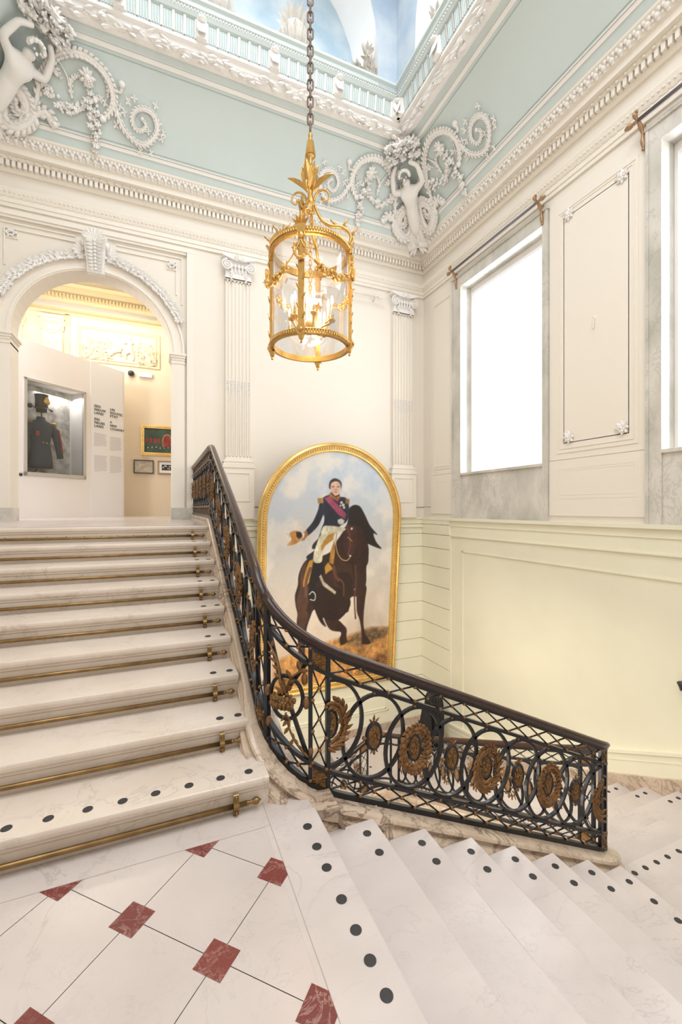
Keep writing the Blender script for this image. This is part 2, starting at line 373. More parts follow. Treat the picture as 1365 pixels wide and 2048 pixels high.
# ---- wall panel mouldings on the window wall
def frame_r(mb, y0, y1, z0, z1, w=.035, x=XR, d=.02):
    for (a, b, c, e) in ((y0, y1, z0, z0+w), (y0, y1, z1-w, z1), (y0, y0+w, z0+w, z1-w), (y1-w, y1, z0+w, z1-w)):
        mb.box((x-d, a, c), (x, b, e))
def frame_b(mb, x0, x1, z0, z1, w=.03, y=D, d=.02):
    for (a, b, c, e) in ((x0, x1, z0, z0+w), (x0, x1, z1-w, z1), (x0, x0+w, z0+w, z1-w), (x1-w, x1, z0+w, z1-w)):
        mb.box((a, y-d, c), (b, y, e))
mb = MB()
frame_r(mb, 7.22, 7.86, .84, 4.40); frame_r(mb, 7.27, 7.81, .89, 4.35, .015)
frame_r(mb, 7.24, 7.84, .14, .61); frame_r(mb, 7.28, 7.80, .18, .57, .012)
frame_r(mb, 3.50, 4.70, .82, 4.40); frame_r(mb, 3.56, 4.64, .88, 4.34, .015)
frame_r(mb, 3.62, 4.58, .96, 4.26, .01, XR, .012)
frame_r(mb, 3.50, 4.70, .15, .62); frame_r(mb, 3.55, 4.65, .20, .57, .015)
mb.box((XR-.018, 7.20, -.1), (XR, 7.93, .72)); mb.box((XR-.018, 3.39, -.1), (XR, 4.83, .72))
mb.box((XR-.012, 3.39, .73), (XR, 4.83, 4.62)); mb.box((XR-.012, 7.17, .73), (XR, 7.93, 4.62))
struct(mb, 'trim_4', 'cream_hi')
# ---- cornice
prof = [(0, 5.25), (.035, 5.25), (.06, 5.28), (.075, 5.285), (.075, 5.385), (.13, 5.39), (.15, 5.42), (.15, 5.43), (.225, 5.44), (.235, 5.52), (.27, 5.535), (.30, 5.57), (.315, 5.62), (.36, 5.65), (.37, 5.675), (0, 5.70)]
mb = sweep_room(prof, '', ''); 
def along(run, pitch, p, lo=None):
    L0, L1 = (XL+p, XR-p) if run == 'B' else ((.5 if run == 'R' else 5.5), D-p)
    n = int((L1-L0)/pitch); st = (L1-L0)/n
    return [L0+st*(i+.5) for i in range(n)]
for run in 'BR':
    t, n_ = RN[run]
    for s in along(run, .074, .14):                 # dentils
        c = run_pt(run, s, .105, 5.337); mb.obox(c, t*.0235, n_*.032, V(0, 0, .045))
    for s in along(run, .074*1.5, .15):             # egg and dart
        c = run_pt(run, s, .15, 5.412); mb.blob(c, .026, (1, 1, .8), None, 6, 4)
struct(mb, 'trim_5', 'cream_hi')
mb = MB()
for run in 'BR':
    t, n_ = RN[run]
    for s in along(run, .105, .30):                 # leaf cyma
        for dx, zz, r in ((0, 5.585, .036), (-.03, 5.62, .026), (.03, 5.62, .026), (0, 5.55, .024), (.05, 5.57, .018)):
            c = run_pt(run, s+dx, .285+(zz-5.55)*.6, zz); mb.blob(c, r, (1, 1, 1.15), None, 6, 4)
struct(mb, 'trim_6', 'stucco', smooth=True)
# architrave
prof = [(0, 4.72), (.03, 4.72), (.03, 4.78), (.045, 4.785), (.045, 4.86), (.06, 4.87), (.085, 4.93), (.10, 4.975), (.10, 4.99), (0, 4.99)]
mb = sweep_room(prof, '', '')
for run in 'BR':
    t, n_ = RN[run]
    for s in along(run, .06, .07): mb.blob(run_pt(run, s, .077, 4.92), .02, (1, 1, 1), None, 5, 3)
    for s in along(run, .10, .07): mb.obox(run_pt(run, s, .047, 4.865), t*.036, n_*.008, V(0, 0, .009))
struct(mb, 'trim_7', 'cream_hi')
# ---- cove
C0, C1 = (.36, 5.67), (1.33, 6.80)
CL = math.hypot(C1[0]-C0[0], C1[1]-C0[1])
def cove_p(t):   # profile with a slight hollow
    h = .05*math.sin(PI*t)
    return (C0[0]+(C1[0]-C0[0])*t-h*(C1[1]-C0[1])/CL, C0[1]+(C1[1]-C0[1])*t+h*(C1[0]-C0[0])/CL)
prof = [cove_p(i/10) for i in range(11)]
mb = sweep_room(prof, '', '', closed=False)
mb.loft([[(XL+0, YB, 5.6), (XL+C1[0], YB, 7.2)], [(XL+0, D, 5.6), (XL+C1[0], D-C1[0], 7.2)], [(XR, D, 5.6), (XR-C1[0], D-C1[0], 7.2)], [(XR, YB, 5.6), (XR-C1[0], YB, 7.2)]], False, False)
struct(mb, 'ceiling_cove', 'mint')
def cove(run, s, t, off=0):
    p, z = cove_p(t); nx, nz = (C1[1]-C0[1])/CL, -(C1[0]-C0[0])/CL
    return run_pt(run, s, p+off*nx, z+off*nz)
def cove_n(run):
    n_ = RN[run][1]; return (n_*(C1[1]-C0[1])/CL+V(0, 0, -(C1[0]-C0[0])/CL)).normalized()
def cove_strip(t0, t1, off):
    a = cove_p(t0); b = cove_p(t1); nx, nz = (C1[1]-C0[1])/CL*off, -(C1[0]-C0[0])/CL*off
    return [a, b, (b[0]+nx, b[1]+nz), (a[0]+nx, a[1]+nz)]
mb = MB()
for (t0, t1, off) in ((.085, .12, .012), (.125, .135, .02), (.862, .90, .014), (.91, .915, .006)):
    m2 = sweep_room(cove_strip(t0, t1, off), '', ''); mb.add(m2.v, m2.f)
struct(mb, 'trim_8', 'white')
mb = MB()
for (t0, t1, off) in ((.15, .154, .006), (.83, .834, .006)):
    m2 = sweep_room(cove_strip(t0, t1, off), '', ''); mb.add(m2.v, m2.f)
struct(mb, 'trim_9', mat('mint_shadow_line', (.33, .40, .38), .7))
# leaf band
prof = [(1.29, 6.77), (1.335, 6.745), (1.40, 6.765), (1.46, 6.82), (1.475, 6.87), (1.53, 6.885), (1.53, 6.94), (1.28, 6.94)]
mb = sweep_room(prof, '', '')
rr = random.Random(3)
for run in 'BR':
    t, n_ = RN[run]
    for s in along(run, .12, 1.42):
        for q in range(3):
            a = rr.uniform(-.05, .05); zz = rr.uniform(6.76, 6.85); base = run_pt(run, s+a, 1.37+(zz-6.755)*.9, zz)
            d = t*rr.choice((-1, 1))+V(0, 0, rr.uniform(-.6, .6)); nn = (n_+V(0, 0, -.7)).normalized()
            mb.leaf(base+nn*.01, d, nn, .13, .07, .5, .35)
        mb.blob(run_pt(run, s, 1.425, 6.80), .026, (1, 1, 1), None, 5, 3)
struct(mb, 'trim_10', 'stucco')
# fluted frieze with white bead strips and acanthus consoles
prof = [(1.50, 6.90), (1.525, 6.92), (1.53, 6.93), (1.56, 7.19), (1.60, 7.20), (1.63, 7.24), (1.63, 7.27), (1.655, 7.28), (1.66, 7.34), (1.70, 7.36), (1.70, 7.40), (1.2, 7.40), (1.2, 6.99)]
mb = sweep_room(prof, '', ''); wb = MB(); k = 0
for run in 'BR':
    t, n_ = RN[run]; k = 3
    for s in along(run, .155, 1.55)[::-1 if run == 'B' else -1]:
        k += 1
        if k % 7 == 4:   # console
            c = run_pt(run, s, 1.555, 7.06); wb.obox(c, t*.07, n_*.05, V(0, 0, .135))
            for j in range(5): wb.leaf(run_pt(run, s+(j-2)*.022, 1.60, 7.18), V(0, 0, -1), n_, .24, .055, .30, .3)
            wb.blob(run_pt(run, s, 1.62, 7.18), .065, (1, 1, .6), None, 8, 5)
        else:
            for dx in (-.036, 0, .036): mb.tube([run_pt(run, s+dx, 1.535, 6.945), run_pt(run, s+dx, 1.557, 7.17)], .015, 6)
            for e in (-1, 1): wb.tube([run_pt(run, s+e*.0775, 1.535, 6.94), run_pt(run, s+e*.0775, 1.57, 7.19)], .021, 5)
    for s in along(run, .045, 1.64): wb.blob(run_pt(run, s, 1.635, 7.255), .017, (1, 1, 1), None, 5, 3)
struct(mb, 'trim_11', 'mint', smooth=False); struct(wb, 'trim_12', 'stucco')
# ---- painted vault above the rim with arched lunettes and cresting
RP = 1.66; RZ = 7.40
vx0, vx1, vy1 = XL+RP, XR-RP, D-RP
mb = MB()
def lunette(mb, fn, L, foot, height, ztop=10.4, N=24):
    """fn(a, off, z): wall surface with an arched hole, a in [0, L]"""
    c = L/2; R = c-foot
    xs = [c-R*math.cos(PI*i/N) for i in range(N+1)]; zs = [RZ+height*math.sin(PI*i/N)**.75 for i in range(N+1)]
    mb.m = 0
    mb.quad(fn(0, 0, RZ-.1), fn(foot, 0, RZ-.1), fn(foot, .0, ztop), fn(0, 0, ztop))
    mb.quad(fn(L-foot, 0, RZ-.1), fn(L, 0, RZ-.1), fn(L, 0, ztop), fn(L-foot, 0, ztop))
    for i in range(N): mb.quad(fn(xs[i], 0, zs[i]), fn(xs[i+1], 0, zs[i+1]), fn(xs[i+1], 0, ztop), fn(xs[i], 0, ztop))
    mb.m = 1
    for i in range(N): mb.quad(fn(xs[i], 0, zs[i]), fn(xs[i+1], 0, zs[i+1]), fn(xs[i+1], .85, zs[i+1]), fn(xs[i], .85, zs[i]))
    mb.m = 2
    mb.quad(fn(0, .85, RZ-.1), fn(L, .85, RZ-.1), fn(L, .85, ztop), fn(0, .85, ztop))
    mb.m = 0
lunette(mb, lambda a, o, z: (vx0+a, vy1+o, z), vx1-vx0, .36, 2.7)
lunette(mb, lambda a, o, z: (vx1+o, vy1-a, z), vy1-YB, .58, 2.7)
mb.m = 1
mb.quad((vx0-.9, vy1, RZ-.01), (vx1+.9, vy1, RZ-.01), (vx1+.9, vy1+.9, RZ-.01), (vx0-.9, vy1+.9, RZ-.01))
mb.quad((vx1, YB, RZ-.01), (vx1+.9, YB, RZ-.01), (vx1+.9, vy1, RZ-.01), (vx1, vy1, RZ-.01))
struct(mb, 'ceiling_vault', ['skyblue', 'white', 'skypale'])
# concealed cove light along the rim (bright strip seen behind the cresting)
mb = MB(); mb.box((vx0+.4, vy1+.5, RZ), (vx1-.4, vy1+.62, RZ+.05)); mb.box((vx1+.5, -1, RZ), (vx1+.62, vy1-.6, RZ+.05))
o = mb.build('cove_light', 'dayv'); tag(o, 'glowing light strip concealed behind the cresting above the cornice', 'cove light')
area('cove_strip_light', ((vx0+vx1)/2, vy1+.5, RZ+.1), ((vx0+vx1)/2, vy1+.6, 9), 3.6, .25, 18, (.97, .98, 1))

# ------------------------------------------------------------ floors
EX = .52   # seam where the border of the landing begins
mb = MB()
mb.m = 0; mb.box((XL, YB, ZM-.12), (.76, 2.33, ZM))
# red diamond insets and seams set flush in the slab
def tri_clip(poly, f):   # keep f(p)>=0
    out = []
    for i in range(len(poly)):
        a, b = poly[i], poly[(i+1) % len(poly)]; fa, fb = f(a), f(b)
        if fa >= 0: out.append(a)
        if (fa >= 0) != (fb >= 0): t = fa/(fa-fb); out.append((a[0]+(b[0]-a[0])*t, a[1]+(b[1]-a[1])*t))
    return out
HP = .2855; YT = 2.152
def inset(mb, cx, cy, h, z, xmax, ymax, xmin=-9, ymin=-9):
    p = [(cx+h, cy), (cx, cy+h), (cx-h, cy), (cx, cy-h)]
    for f in (lambda q: xmax-q[0], lambda q: ymax-q[1], lambda q: q[0]-xmin, lambda q: q[1]-ymin):
        p = tri_clip(p, f)
        if len(p) < 3: return
    mb.add([(x, y, z) for x, y in p], [tuple(range(len(p)))])
def line(mb, a, b, w, z, xmax=9, ymax=9, xmin=-9, ymin=-9):
    d = Vector((b[0]-a[0], b[1]-a[1])).normalized(); n = Vector((-d.y, d.x))*w/2
    p = [(a[0]+n.x, a[1]+n.y), (b[0]+n.x, b[1]+n.y), (b[0]-n.x, b[1]-n.y), (a[0]-n.x, a[1]-n.y)]
    for f in (lambda q: xmax-q[0], lambda q: ymax-q[1], lambda q: q[0]-xmin, lambda q: q[1]-ymin):
        p = tri_clip(p, f)
        if len(p) < 3: return
    mb.add([(x, y, z) for x, y in p], [tuple(range(len(p)))])
def tiled(mb, cx0, cy0, i0, i1, j0, j1, z, xmax, ymax, xmin=-9, ymin=-9):
    for i in range(i0, i1):
        for j in range(j0, j1):
            if (i+j) % 2: continue
            cx, cy = cx0+i*HP, cy0+j*HP
            mb.m = 1; inset(mb, cx, cy, .083, z+.0009, xmax, ymax, xmin, ymin)
            mb.m = 2; line(mb, (cx, cy), (cx+HP, cy+HP), .0022, z+.0005, xmax, ymax, xmin, ymin); line(mb, (cx, cy), (cx+HP, cy-HP), .0022, z+.0005, xmax, ymax, xmin, ymin)
            line(mb, (cx, cy), (cx-HP, cy+HP), .0022, z+.0005, xmax, ymax, xmin, ymin); line(mb, (cx, cy), (cx-HP, cy-HP), .0022, z+.0005, xmax, ymax, xmin, ymin)
tiled(mb, .19, 1.584, -9, 3, -11, 3, ZM, EX, YT)
mb.m = 2
line(mb, (XL, YT), (EX, YT), .0025, ZM+.0006); line(mb, (EX, YB), (EX, 2.335), .004, ZM+.0006)
struct(mb, 'floor', ['floor', 'red', 'seam'])
# upper landing and gallery floor
mb = MB(); mb.box((XL, 5.16, ZU-.2), (.56, 8.25, ZU)); mb.box((AX-AR, 8.25, ZU-.2), (AX+AR, 8.63, ZU)); mb.box((-4.5, 8.63, ZU-.2), (2.2, 13.3, ZU))
mb.m = 1; line(mb, (XL, 5.5), (.5, 5.5), .004, ZU+.0006); line(mb, (XL, 8.2), (.5, 8.2), .004, ZU+.0006)
for k in range(9): line(mb, (-2.6+.4*k, 5.5), (-2.6+.4*k, 8.2), .003, ZU+.0006)
struct(mb, 'floor_upper', ['floor', 'seam'])
# lower landing, its floor inlay
mb = MB(); mb.box((3.30, YB, ZL-.12), (LW, 2.30, ZL)); 
tiled(mb, 4.30, 1.584, -3, 4, -10, 3, ZL, LW, 1.93, 3.72)
mb.m = 2; line(mb, (3.72, 1.93), (LW, 1.93), .004, ZL+.0006); line(mb, (3.72, YB), (3.72, 1.93), .004, ZL+.0006)
struct(mb, 'floor_lower', ['floor', 'red', 'seam'])
mb = MB(); mb.box((3.44, 6.16, Z3-.12), (LW, D, Z3)); struct(mb, 'floor_turning_landing', 'floor')
mb = MB(); mb.box((XL, YB, ZG-.2), (XR, D, ZG)); struct(mb, 'floor_ground', 'floor')
# ------------------------------------------------------------ flights
def step_profile(run, thick):   # (run direction, height) section with a rounded moulded nosing; nose at 0, body behind
    n = [(0.0, -.010), (.003, -.003), (.010, 0), (run+.04, 0), (run+.04, -thick), (.022, -thick), (.022, -.072), (.018, -.064), (.012, -.060), (.012, -.050), (.004, -.044), (-.001, -.034), (-.002, -.020)]
    return n
dotm = MB(); dotm.lathe([(.0, -.001), (.0225, -.001), (.0225, .0018), (.020, .003), (0, .003)], (0, 0, 0), 20)
DOT = dotm.build('grip_dot', 'rubber'); DOT.hide_render = False
dot_used = [False]
def add_dots(step, pts):
    for p in pts:
        if not dot_used[0]: d = DOT; dot_used[0] = True
        else: d = DOT.copy(); col.objects.link(d)
        d.parent = step; d.location = p
def flight(name, label, fn, n, z0, dirn, width, dots, m, noseoff=0):
    """fn(r, w, z) -> world, r along the climb"""
    t = thing(name, label, 'staircase', fn(0, 0, z0))
    t.location = (0, 0, 0)
    steps = []
    for k in range(n):
        z = z0+RI*(k+1); mb = MB()
        pr = step_profile(TR, RI+.03)
        w0, w1 = width(k)
        mb.prism(pr, lambda a, b, w: fn(k*TR+a, w, z+b), w0, w1)
        s = mb.build('step', m, t); add_dots(s, [fn(k*TR+.085, w, z) for w in dots(k)]); steps.append(s)
    return t, steps
# upper flight: climbs along +y from y = 2.30
F1, st1 = flight('staircase', 'marble flight on the left climbing to the upper landing with brass rods',
    lambda r, w, z: Vector((w, 2.30+r, z)), 8, ZM, 0, lambda k: (XL+.02, .503 if k else .55),
    lambda k: [.455, .345] if k else [.455, .305, .145, -.015, -.165, -.315, -.475, -.635, -.8, -.96], 'step')
mb = MB(); pr = step_profile(.06, .19); mb.prism(pr, lambda a, b, w: V(w, 2.30+8*TR+a, ZU+b), XL+.02, .515)
top = mb.build('step', 'step', F1)
mb = MB()
for k in range(15): mb.blob((.30-.13*k-.002*k*k, 2.30+8*TR+.021, ZU-.10), .007, (1, .5, 1))
mb.build('plug_hole', 'dark', top)
# middle flight: descends along +x from x = .76
F2 = thing('staircase', 'wide marble flight descending to the right from the red-tiled foreground landing', 'staircase')
def steps_down(T, n, z0, place, w0, w1, dots, first_full=True):
    for k in range(n):
        z = z0-RI*(k+1); mb = MB(); pr = [(-a, b) for a, b in step_profile(TR, RI+.03)]
        mb.prism([(a+TR*(k+1), b) for a, b in pr][::-1], lambda a, b, w: place(a, w, z+b), w0, w1)
        s = mb.build('step', 'tread', T); add_dots(s, [place(TR*(k+1)-.085, w, z) for w in dots(k)])
NX = .775
mb = MB(); pr = [(-a, b) for a, b in step_profile(.24, RI+.03)]
mb.prism(pr[::-1], lambda a, b, w: V(NX+a, w, ZM+b+.0004), YB, 2.19)
edge = mb.build('landing_nosing', 'tread', F2)
add_dots(edge, [V(NX-.085, y, ZM+.0004) for y in (2.07, 1.93, 1.80, 1.63, 1.49, 1.37, 1.25, 1.13, 1.0)])
steps_down(F2, 7, ZM, lambda a, w, z: V(NX+a, w, z), YB, 2.19, lambda k: [2.10, 1.96] if k < 6 else [2.07, 1.90, 1.75, 1.6])
# lower flight along the window wall, descends along +y
F3 = thing('staircase', 'lower marble flight going down along the window-side wall', 'staircase')
mb = MB(); pr = [(-a, b) for a, b in step_profile(.24, RI+.03)]
mb.prism(pr[::-1], lambda a, b, w: V(w, 2.31+a, ZL+b+.0004), 3.42, LW-.05)
e3 = mb.build('landing_nosing', 'tread', F3); add_dots(e3, [V(x, 2.31-.085+.09, ZL+.0004) for x in (3.44, 3.57, 3.71, 3.85, 4.0, 4.14, 4.28, 4.42, 4.56)])
for d in e3.children: d.location.y = 2.225
steps_down(F3, 11, ZL, lambda a, w, z: V(w, 2.31+a, z), 3.525, LW-.05, lambda k: [5.11, 5.25])
F4 = thing('staircase', 'lowest marble flight turning under the big painting', 'staircase')
mb = MB(); mb.prism([(-a, b) for a, b in step_profile(.24, RI+.03)][::-1], lambda a, b, w: V(3.50-a, w, Z3+b+.0004), 6.425, D-.09)
e4 = mb.build('landing_nosing', 'tread', F4); add_dots(e4, [V(3.585, y, Z3+.0004) for y in (7.8, 7.48, 7.1, 6.8)])
steps_down(F4, 10, Z3, lambda a, w, z: V(3.50-a, w, z), 6.425, D-.09, lambda k: [7.85, 7.5])
# ------------------------------------------------------------ balustrade path
def build_path():
    P = []
    def seg(a, b, n):
        for i in range(n): P.append((a[0]+(b[0]-a[0])*i/n, a[1]+(b[1]-a[1])*i/n))
    def arc(c, r, a0, a1, n):
        for i in range(n): a = math.radians(a0+(a1-a0)*i/n); P.append((c[0]+r*math.cos(a), c[1]+r*math.sin(a)))
    seg((.57, 8.22), (.57, 5.34), 20); seg((.57, 5.34), (.57, 2.70), 50)
    arc((.92, 2.70), .35, 180, 270, 24); seg((.92, 2.35), (3.2, 2.35), 50)
    arc((3.2, 2.60), .25, 270, 360, 16); seg((3.45, 2.60), (3.45, 6.05), 60)
    arc((3.15, 6.05), .30, 0, 90, 16); seg((3.15, 6.35), (.4, 6.35), 40); P.append((.4, 6.35))
    return P
PTH = build_path(); PS = [0]
for a, b in zip(PTH, PTH[1:]): PS.append(PS[-1]+math.dist(a, b))
def s_of(x, y): i = min(range(len(PTH)), key=lambda k: (PTH[k][0]-x)**2+(PTH[k][1]-y)**2); return PS[i]
def plan(s):
    s = max(0, min(s, PS[-1])); i = int(np.searchsorted(PS, s))-1; i = max(0, min(i, len(PTH)-2))
    t = (s-PS[i])/(PS[i+1]-PS[i]+1e-9); a, b = PTH[i], PTH[i+1]
    return a[0]+(b[0]-a[0])*t, a[1]+(b[1]-a[1])*t
def tan(s):
    a = plan(s-.015); b = plan(s+.015); d = Vector((b[0]-a[0], b[1]-a[1], 0))
    return d.normalized() if d.length > 1e-6 else V(0, -1, 0)
def sarc(cx, cy, r, deg): a = math.radians(deg); return s_of(cx+r*math.cos(a), cy+r*math.sin(a))
SA = 0; SB = s_of(.57, 5.34); SC = s_of(.57, 2.70); SD = s_of(.92, 2.35); SE = s_of(3.2, 2.35); SF = s_of(3.45, 2.60); SG = s_of(3.45, 6.05); SH = s_of(3.15, 6.35)
ZS = [(0, -.10), (SB, -.105), (SB+.14, -.13), (s_of(.57, 3.4), -.93), (s_of(.57, 2.95), -1.135), (SC, -1.262), (sarc(.92, 2.7, .35, 202), -1.378), (sarc(.92, 2.7, .35, 225), -1.490),
      (sarc(.92, 2.7, .35, 247), -1.588), (SD, -1.672), (SE, -2.695), (SE+.2, -2.78), (SF, -2.92), (s_of(3.45, 3.0), -3.11), (SG, -4.47), (SH, -4.62), (SH+.25, -4.76), (PS[-1], -5.92)]
ZX = [a for a, b in ZS]; ZY = [b for a, b in ZS]
def zb0(s): return float(np.interp(s, ZX, ZY))
def zb(s): return sum(zb0(s+d)*w for d, w in ((-.10, .1), (-.06, .16), (-.03, .16), (0, .16), (.03, .16), (.06, .16), (.10, .1)))
def Q(s, z, off=0):    # off > 0 toward the well side (left of travel)
    x, y = plan(s); t = tan(s); return Vector((x-t.y*off, y+t.x*off, z))
def srange(a, b, n): return [a+(b-a)*i/n for i in range(n+1)]
# marble curb under the balustrade
def curb(s0, s1, name, parent, label=None):
    mb = MB(); rings = []
    n = max(4, int((s1-s0)/.06))
    for s in srange(s0, s1, n):
        z = zb(s); wi = float(np.interp(s, [0, SC-.2, SC+.2, SD, SE, SF+.2, SG, PS[-1]], [.075, .075, .16, .17, .17, .08, .08, .08]))
        o = -wi; k = min(1, wi/.15)
        prof = [(.10, 0), (o+.075*k, 0), (o+.05*k, -.008), (o+.042*k, -.025), (o+.052*k, -.038), (o+.062*k, -.042), (o+.060*k, -.055), (o+.038*k, -.065), (o+.016*k, -.088), (o+.012*k, -.102), (o, -.105), (o, -.34), (.06, -.34), (.06, -.12), (.10, -.10), (.125, -.05), (.12, -.01)]
        rings.append([Q(s, z+b, a) for a, b in prof])
    mb.loft(rings); o = mb.build(name, 'curb', parent, smooth=False)
    return o
curb(0, SC, 'curb', F1); curb(SC, SE+.28, 'curb', F2); curb(SE+.28, SG+.1, 'curb', F3); curb(SG+.1, PS[-1], 'curb', F4)
# fascia of the flights toward the well
def fascia(s0, s1, T):
    mb = MB(); rings = []
    for s in srange(s0, s1, max(4, int((s1-s0)/.1))):
        z = zb(s); rings.append([Q(s, z+b, a) for a, b in ((.05, -.2), (.05, -.48), (.07, -.50), (.07, -.56), (-.05, -.56), (-.05, -.2))])
    mb.loft(rings); mb.build('string_board', 'step', T, smooth=False)
fascia(0, SC, F1); fascia(SC, SE+.28, F2); fascia(SE+.28, SG+.1, F3); fascia(SG+.1, PS[-1], F4)
# foot of the curb on the landing (curved marble plinth)
mb = MB(); rings = []
for s in srange(SC-.30, SD+.30, 26):
    wi = float(np.interp(s, [SC-.3, SC, SC+.25, SD+.3], [.06, .13, .19, .17])); z0 = ZM-.02 if s < SD else ZM-.2
    rings.append([Q(s, z0, -wi), Q(s, zb(s)-.06, -wi+.02), Q(s, zb(s)-.06, .05), Q(s, z0, .05)])
mb.loft(rings); mb.build('curb_plinth', 'curb', F2, smooth=True, auto=True)
# ------------------------------------------------------------ balustrade ornament (section heights above the curb)
H1, H2, H3, H4 = .02, .135, .70, .81   # base bar, lower rail, upper rail, rail below the handrail
def polyline(mb, f, pts, w, h):
    mb.bar([f(p) for p in pts], w, h, [tan_up(p) for p in pts])
def rail_bar(mb, s0, s1, h, w=.028, t=.02):
    ss = srange(s0, s1, max(2, int((s1-s0)/.05))); mb.bar([Q(s, zb(s)+h) for s in ss], w, t, V(0, 0, 1))
def post(mb, s, r=.0125, h0=0, h1=.82):
    t = tan(s); n = V(-t.y, t.x, 0); z = zb(s); c = Q(s, z+(h0+h1)/2); mb.obox(c, t*r, n*.014, V(0, 0, (h1-h0)/2))
def map2(sc, zc):   # local ornament coordinates (a along, b up, c toward the viewer side)
    return lambda a, b, c=0: Q(sc+a, zc+b, -c)
def mk_ring(sc, a=.207, b=.252, lim=None, w=.024, parent=None):
    w = .019; zc = (zb(sc)+(H2+H3)/2); n = 40; pts = []
    for i in range(n):
        q = 2*PI*i/n; da, db = a*math.cos(q), b*math.sin(q)
        if lim and not (lim[0] <= sc+da <= lim[1]): continue
        pts.append((sc+da, zc+db))
    closed = len(pts) == n
    if not closed:   # rotate so the visible arc is contiguous
        idx = [i for i in range(n) if lim[0] <= sc+a*math.cos(2*PI*i/n) <= lim[1]]
        g = next((k for k in range(len(idx)) if (idx[k]-idx[k-1]) % n > 1), 0); idx = idx[g:]+idx[:g]
        pts = [(sc+a*math.cos(2*PI*i/n), zc+b*math.sin(2*PI*i/n)) for i in idx]
    if len(pts) < 4: return None
    mb = MB(); P3 = [Q(s, z) for s, z in pts]; N = len(P3); rings = []
    for i in range(N):
        t = (P3[(i+1) % N]-P3[i-1]) if closed else P3[min(i+1, N-1)]-P3[max(i-1, 0)]; t.normalize()
        tt = tan(pts[i][0]); nn = V(-tt.y, tt.x, 0); u = t.cross(nn).normalized()
        rings.append([P3[i]+u*w/2*c+nn*.011*d for c, d in ((-1,-1),(-1,1),(1,1),(1,-1))])
    mb.loft(rings, True, True, closed); return mb.build('ring', 'iron', parent, smooth=False)
def side_normal(s): t = tan(s); return V(t.y, -t.x, 0)      # toward the stair
def mk_wreath(sc, kind, parent, half=0, detail=1):
    zc = zb(sc)+(H2+H3)/2; f = map2(sc, zc); rr = random.Random(int(sc*1000)); mb = MB(); n = int(24*detail); nn = side_normal(sc)
    for i in range(n):
        q = 2*PI*i/n+.1
        for ly in range(3):
            ra = .098+.017*(ly-1)+rr.uniform(-.003, .003); qa = q+ly*.09
            a, b = ra*.95*math.cos(qa), ra*1.30*math.sin(qa)
            if half and a*half < 0: continue
            p = f(a, b, .012+.008*ly*(1 if ly < 2 else .3)); t = tan(sc+a)
            d = (t*(-math.sin(qa))+V(0, 0, math.cos(qa))); rad = t*math.cos(qa)+V(0, 0, math.sin(qa))
            d = d+rad*(.75*(ly-1) if kind == 0 else .55*(ly-1)+rr.uniform(-.3, .3))
            mb.leaf(p-d*.02, d, nn, .060 if kind == 0 else .042, .027 if kind == 0 else .038, rr.uniform(.05, .35), .2)
            if kind and ly == 1 and i % 3 == 0: mb.blob(f(a, b, .03), .010)
    w = mb.build('wreath', 'gilt', parent)
    return w
def oval(mb, f, ra, rb, th, c0, c1, n=22, half=0):
    pts = [(ra*math.cos(2*PI*i/n), rb*math.sin(2*PI*i/n)) for i in range(n)]
    if half: pts = [(ra*math.cos(PI*i/(n//2)-PI/2)*half, rb*math.sin(PI*i/(n//2)-PI/2)) for i in range(n//2+1)]
    return pts
def mk_medallion(sc, small, parent, half=0, relief=True):
    zc = zb(sc)+(H2+H3)/2; f = map2(sc, zc); ra, rb = (.040, .070) if small else (.037, .072)
    mb = MB(); pts = oval(mb, f, ra+.008, rb+.008, 0, 0, 0, 24, half); 
    if not half: mb.tube([f(a, b, 0) for a, b in pts], .012, 6, closed=True)
    else: mb.tube([f(a, b, 0) for a, b in pts], .012, 6)
    m = mb.build('medallion_rim', 'iron', parent)
    mb = MB(); pts = oval(mb, f, ra, rb, 0, 0, 0, 24, half)
    mb.prism(pts, lambda a, b, c: f(a, b, c), -.006, .008)
    rr = random.Random(int(sc*977))
    if relief:
        for i in range(26):
            q = rr.uniform(0, 2*PI); r = math.sqrt(rr.random())*.8; a, b = ra*r*math.cos(q), rb*r*math.sin(q)
            if half and a*half < 0: continue
            mb.blob(f(a, b, .009), rr.uniform(.006, .011), (1, 1, 1.3), None, 5, 3)
    g = mb.build('medallion', 'giltd', parent)
    mb = MB(); nn = side_normal(sc); t = tan(sc)
    if small:
        for sx in (-1, 0, 1): mb.leaf(f(.008*sx, rb+.012, .004), V(0, 0, 1)+t*sx*.9, nn, .04 if sx else .055, .016, .1, .35)
        mb.blob(f(0, rb+.035, .004), .010); mb.blob(f(0, -rb-.03, .004), .009, (1, 1, 1.6))
        for sx in (-1, 0, 1): mb.leaf(f(.006*sx, -rb-.006, .004), V(0, 0, -1)+t*sx*.8, nn, .032, .014, .1, .35)
    if small:
        mb2 = MB(); mb.build('medallion_crest', 'gilt', parent)
    for sx in (-1, 1):
        if half and sx != half: continue
        mb = MB(); mb.blob(f(sx*(ra+.024), 0, 0), .014, (1.1, 1.1, .9), None, 8, 5)
        if not small: mb.blob(f(sx*(ra+.014), .0, .004), .012)
        mb.build('medallion_mount', 'gilt', parent)
boss_count = {}
def boss_add(lst, p): lst.append(Vector(p))
